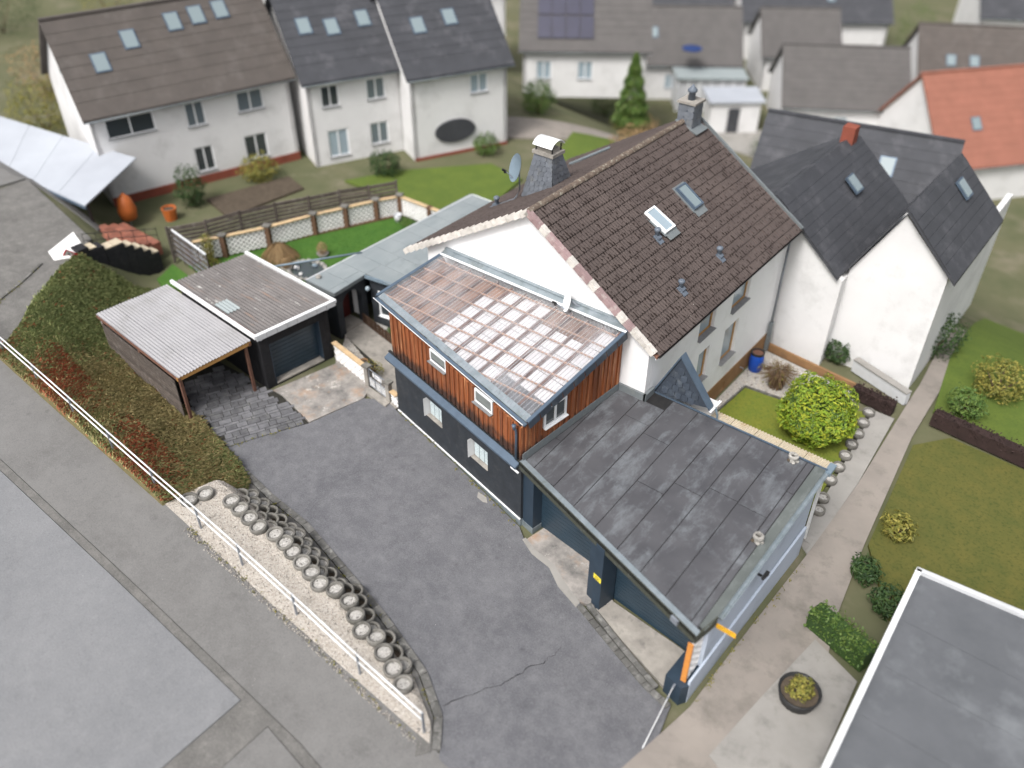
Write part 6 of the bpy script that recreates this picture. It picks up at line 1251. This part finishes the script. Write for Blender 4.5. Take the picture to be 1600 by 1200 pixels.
fhouse('house with bright orange tiled roof at the right picture edge', (-13.3, 70), (.62, .78), 12, 10, 3.2, 8.6, 'roof_orange', [(2, 3.2, .9, 2.2)], [(3.5, .6)])
fhouse('white house at the top left with dark roof behind the brown roofed house', (-71, 50), (.42, .907), 9, 8, 5, 9, 'roof_grey', [(1, 2, 2, 3.5), (4, 5, 2, 3.5), (6, 7, 2, 3.5)])
fhouse('white house with taupe roof behind the end of the white row', (-59, 59), (.6, .8), 9, 8, 4, 8, 'roof_taupe', [(1, 2, 2, 3.5), (4, 5, 2, 3.5)])
fhouse('white house with grey roof at the top centre above the solar roof', (-60, 79.5), (.75, .66), 10, 8, 3.8, 7.5, 'roof_grey', [(1, 2, 1, 2.5), (4, 5, 1, 2.5)])
fhouse('narrow white house with grey roof at the top above the blue roof disc', (-50, 86), (.8, .6), 9, 8, 3.8, 7.5, 'roof_grey', [(1, 2, 1, 2.5), (4, 5, 1, 2.5)])
fhouse('small white house with taupe roof between conservatory and the wide dark roof', (-34, 81.5), (.8, .6), 7, 7, 3.4, 6.6, 'roof_taupe', [(1, 2, 1, 2.3), (4, 5, 1, 2.3)])
fhouse('white house at the far top right corner with blue grey roof', (-21, 106), (.86, .5), 13, 9, 4.4, 8.4, 'roof_grey', [(1, 2, 1, 2.5), (4, 5, 1, 2.5)])
fhouse('dark roofed house close behind the double gabled neighbour', (-17.5, 43.4), (.97, .22), 9.5, 6, 2.4, 5.3, 'roof_grey', [(1, 2, .8, 1.9)], [(6.5, .5)])
cz = gz(-36, 75); cv = thing('conservatory', 'conservatory with mint grey roof and white frame behind the conifer', 'conservatory', (-36, 75, cz))
part('roof', MB().prism([(-40.2, 74.5), (-35.0, 78.6), (-32.4, 75.2), (-37.6, 71.2)], cz+2.9, cz+3.05), 'mint', cv); part('wall', MB().prism([(-39.8, 74.4), (-35.1, 78.1), (-32.9, 75.2), (-37.6, 71.6)], cz-1.2, cz+2.9), 'light_grey', cv)
for t in range(7): a_ = Vector((-37.6, 71.5)).lerp(Vector((-32.8, 75.2)), t/6); part('mullion', MB().box((a_.x, a_.y, cz+1.2), (.14, .14, 3.4), .66), 'white_metal', cv)
hd = single('roof_disc', MB().lathe([(.01, .0), (.8, .06), (.95, .2), (.9, .24), (.01, .1)], (-37.6, 73.4, dz0+5.0), 18), 'disc_blue', 'round blue disc standing on the taupe roof', 'dish', True)
zs = gz(-31, 72); sh = thing('white_garden_shed', 'white garden building with flat pale roof behind the ridge chimney', 'shed', (-31, 72, zs)); part('wall', MB().prism([(-34.6, 71.2), (-31.2, 74), (-29.3, 71.4), (-32.6, 68.6)], zs-.8, zs+2.7), 'plaster2', sh); part('roof', MB().prism([(-35.0, 71.2), (-31.2, 74.4), (-28.9, 71.4), (-32.6, 68.2)], zs+2.7, zs+2.85), 'white_roof', sh); part('door', MB().box((-31.0, 69.9, zs+1.1), (1.0, .06, 2.2), .7), 'roof_grey', sh)
# flat roofed building in the lower right corner
fb_ = thing('flat_roof_building', 'grey flat roofed building with white roof edge in the lower right corner', 'building', (4, 15, -.6))
part('wall', MB().prism([(-.75, 20.5), (9, 21.4), (9, 7), (-.4, 7)], -1.2, 2.05), 'plaster2', fb_); part('roof', MB().prism([(-1.0, 20.8), (9.2, 21.7), (9.2, 6.5), (-.52, 6.5)], 2.05, 2.16), 'flat_grey', fb_)
part('roof_edge', MB().bar((-1.04, 20.85, 2.18), (-.52, 6.4, 2.18), .16, .22), 'white_metal', fb_); part('roof_edge', MB().bar((-1.1, 20.82, 2.18), (9.2, 21.75, 2.18), .16, .22), 'light_grey', fb_)
for k in range(7): y = 8.0+k*1.8; part('felt_sheet', MB().prism([(-.85+.036*(20.8-y), y), (9, y+.1), (9, y+1.88), (-.85+.036*(20.8-y-1.8), y+1.78)], 2.16, 2.172), 'flat_grey', fb_)
# planters, hedges, fences on the right
pp = thing('round_planter', 'large round black planter with an olive plant on the pale slab', 'planter', (-2.35, 16.4, -.5)); zp = gz(-2.35, 16.4); part('tub', MB().lathe([(.5, 0), (.62, .5), (.56, .5), (.5, .3)], (-2.35, 16.4, zp), 18), 'black_plastic', pp, True); part('plant', leaf_cloud(MB(), (-2.35, 16.4, zp+.6), (.36, .36, .4), 420, .13), 'leaf_olive', pp); part('soil', MB().lathe([(.55, .42), (.001, .43)], (-2.35, 16.4, zp), 14, False), 'soil', pp)
def hedge(label, a, b, wd, h, mat, n, sz=.12, name='hedge'):
    a, b = Vector(a), Vector(b); root = thing(name, label, 'hedge', (*a.lerp(b, .5), gz(*a.lerp(b, .5)))); m = MB(); d = (b-a).normalized(); nn = Vector((-d.y, d.x)); rd = random.Random(n)
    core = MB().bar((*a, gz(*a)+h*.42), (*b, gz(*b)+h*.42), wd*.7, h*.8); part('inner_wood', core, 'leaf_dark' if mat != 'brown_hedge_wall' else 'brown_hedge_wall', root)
    for _ in range(n):
        p = a.lerp(b, rd.random())+nn*rd.uniform(-.5, .5)*wd; z = gz(p.x, p.y)+h*rd.random()**.5*rd.uniform(.85, 1.1); u = Vector((rd.gauss(0, 1), rd.gauss(0, 1), rd.gauss(0, 1))).normalized(); v = u.cross(Vector((rd.gauss(0, 1), rd.gauss(0, 1), rd.gauss(0, 1)))).normalized(); c = Vector((p.x, p.y, z)); m.add([c-u*sz/2, c+v*sz*.25, c+u*sz/2, c-v*sz*.25], [(0, 1, 2, 3)])
    part('foliage', m, mat, root); return root
hedge('short green hedge between the pale slab and the flat roofed building', (-3.2, 19.5), (-1.2, 18.9), .8, 1.0, 'leaf_green', 1600)
hedge('dark red brown hedge dividing the two olive lawns on the right', (-3.45, 32.4), (9, 31.4), .6, .8, 'brown_hedge_wall', 2400)
hedge('short dark brown hedge beside the round tree at the lawn end', (-6.7, 32.1), (-4.9, 31.9), .5, .7, 'brown_hedge_wall', 700)
lw = thing('concrete_wall', 'low pale concrete wall beyond the round tree', 'wall', (-6, 34.2, -1)); part('wall', MB().bar((-7.4, 34.0, -.75), (-4.7, 33.0, -.75), .25, .6), 'light_grey', lw); part('cap', MB().bar((-7.4, 34.0, -.42), (-4.7, 33.0, -.42), .34, .06), 'pale_slab', lw)
BUSH = [('dark evergreen bush against the white neighbour gable', (-6.6, 36.6), (1.5, 1.2, 1.25), 2200, 'leaf_dark'), ('dark green bush in front of the second white gable', (-5.2, 38.0), (1.3, 1.2, 1.2), 1800, 'leaf_dark'), ('small dark bush at the corner of the white neighbour house', (-8.3, 34.2), (.6, .5, .6), 700, 'leaf_dark'),
        ('olive shrub on the right lawn above the dark hedge', (-1.9, 36.5), (1.2, 1.2, .9), 1500, 'leaf_olive'), ('green shrub beside the beige path above the dark hedge', (-2.6, 33.9), (.8, .7, .7), 1000, 'leaf_green'), ('large olive shrub at the right edge of the fresh lawn', (1.2, 38.5), (1.5, 1.5, 1.0), 1600, 'leaf_olive'), ('brown shrub at the right picture edge below the orange house', (.5, 45), (1.0, 1.0, .9), 1000, 'leaf_brown'),
        ('dark round bush on the olive lawn beside the beige path', (-2.6, 22.6), (.55, .5, .5), 700, 'leaf_dark'), ('olive bush at the upper end of the olive lawn beside the path', (-2.4, 25.3), (.6, .6, .5), 700, 'leaf_olive'), ('dark bush where the short hedge meets the flat roofed building', (-1.5, 21.6), (.6, .5, .6), 800, 'leaf_dark'),
        ('leafy round bush in front of the solar roofed house', (-35.6, 47.6), (1.2, 1.2, 1.2), 1300, 'leaf_green'), ('dark bush before the white row between two houses', (-36.3, 33.4), (1.1, .9, .8), 1300, 'leaf_dark'), ('low green bush beside the end house of the row', (-33.6, 39.6), (.9, .9, .7), 900, 'leaf_green'), ('bush under the facade of the large white house', (-41.6, 28.3), (1.1, 1.1, .8), 1200, 'leaf_olive'), ('dark bush at the corner of the pale terrace roof', (-41.9, 23.8), (.9, .9, 1.2), 1300, 'leaf_dark'),
        ('green bush at the left picture edge beside the white gable', (-58, 24), (2.2, 2.2, 2.0), 2200, 'leaf_olive'), ('yellow green bush between brown and orange roofs', (-17.5, 82), (2.0, 2.0, 1.8), 1200, 'leaf_olive'), ('brownish shrub on the far lawn behind the conifer', (-27.5, 47), (1.4, 1.4, .9), 1200, 'leaf_brown'), ('tall shrub at the far left top beside the brown roof', (-66, 36), (3, 3, 2.4), 2200, 'leaf_dark'), ('dark shrub at the top between white houses', (-58, 50), (2.4, 2.4, 2.4), 1800, 'leaf_dark'), ('leafy hedge bush below the low taupe roof', (-26, 67), (1.8, 1.5, 1.3), 1200, 'leaf_dark'), ('round green bush left of the conservatory beside the conifer', (-41.5, 65.5), (1.5, 1.5, 1.3), 1200, 'leaf_green'), ('olive bush on the slope below the conifer', (-34, 58), (1.7, 1.7, 1.1), 1200, 'leaf_olive'), ('dark bush on the slope behind the big chimney', (-37, 49.5), (1.2, 1.2, 1.0), 1000, 'leaf_dark'), ('brown garden bush on the slope right of the solar roofed house', (-31.5, 55.5), (1.4, 1.4, 1.0), 1000, 'leaf_brown'), ('dark trees at the top left corner beyond the green slope', (-82, 33), (4, 4, 3.0), 2600, 'leaf_dark'), ('olive tree left of the brown roof at the top', (-76, 40), (3, 3, 3.2), 2200, 'leaf_olive'), ('brown bare tree at the left picture edge above the terrace roof', (-64, 27.5), (2.2, 2.2, 2.2), 1600, 'leaf_brown'), ('green tree top between the dark roof and the top right house', (-26, 101), (2.0, 2.0, 3.4), 1600, 'leaf_green')]
for lab, (x, y), rad, n_, mt in BUSH: z = gz(x, y); bush('garden_bush', lab, (x, y, z+rad[2]*.85), rad, n_, .16, mt, ground=z)
tx, ty = -32.6, 55.2; tz = gz(tx, ty); ct = thing('conifer_tree', 'tall dark green conical conifer behind the roof ridge', 'tree', (tx, ty, tz)); m = MB(); rd = random.Random(8)
for _ in range(6000):
    t = rd.random()**1.3; r_ = 1.5*(1-t)**.8*(.72+.28*rd.random())*(1+.12*math.sin(t*40))*min(1, .35+t*4); a = rd.random()*6.283; c = Vector((tx+math.cos(a)*r_, ty+math.sin(a)*r_, tz+.2+t*5.9)); u = Vector((math.cos(a), math.sin(a), -.5+rd.gauss(0, .4))).normalized(); v = u.cross(Vector((rd.gauss(0, 1), rd.gauss(0, 1), 1))).normalized(); m.add([c-u*.17, c+v*.06, c+u*.2, c-v*.06], [(0, 1, 2, 3)])
part('crown', m, 'leaf_green', ct); part('trunk', MB().tube([(tx, ty, tz-.3), (tx, ty, tz+5.5)], [.18, .03], 8), 'bark', ct)
struct('row_garden_lawn', sheet([(-37.5, 31.2), (-36.0, 34.2), (-32.3, 38.5), (-29.5, 38.0), (-28.5, 33.2), (-32.0, 31.3)], .04, .8), 'lawn_far2'); struct('row_garden_lawn', sheet([(-29.5, 41), (-31.5, 46), (-26.5, 49), (-22.5, 44)], .04, .9), 'lawn_far2')
struct('row_garden_path', sheet([(-41.8, 24.6), (-40.5, 29.5), (-38.6, 29.0), (-39.0, 24.0)], .04, .8), 'soil')
struct('street', sheet([(-70, 14.5), (-46.5, 14.3), (-46.2, 17.2), (-40.2, 17.4), (-41, 18.0), (-70, 18.0)], .02, .9), 'road'); struct('back_yard', sheet([(-40, 41), (-38, 44), (-30, 49.5), (-28.5, 46.5), (-36, 41)], .03, .9), 'beige_path')
struct('back_yard', sheet([(-31, 66), (-35, 68), (-28, 73), (-18, 80), (-15, 75), (-22, 68)], .03, .9), 'pale_slab')
stuff('gravel_pebbles', pb, 'pebble', 'loose cream pebbles spread over the gravel beds', 'pebbles'); stuff('grey_pebbles', pd, 'pebble_d', 'scattered darker grey pebbles among the cream gravel', 'pebbles')

# ------------------------------------------------------------------ weeds in the joints along kerbs and walls
wd_ = MB()
for (a_, b_, n_) in (((-20.2, 18.1), (-12.9, 16.5), 60), ((-9.95, 9.2), (-13.7, 10.7), 40), ((-13.7, 10.7), (-20.3, 11.75), 60), ((-9.9, 8.3), (-20.3, 8.6), 80), ((-36.0, 10.1), (-37.8, 13.4), 50), ((-23.9, 12.4), (-22.7, 15.3), 30), ((-4.6, 14.3), (-4.45, 22), 60)):
    for _ in range(n_):
        p = Vector(a_).lerp(Vector(b_), random.random()); leaf_cloud(wd_, (p.x+random.gauss(0, .05), p.y+random.gauss(0, .05), gz(p.x, p.y)+.05), (.06, .06, .05), random.randint(2, 7), .06, .2, seed=int(abs(p.x*1000)))
stuff('joint_weeds', wd_, 'leaf_olive', 'small weeds and moss tufts growing along kerbs and wall feet', 'weeds')
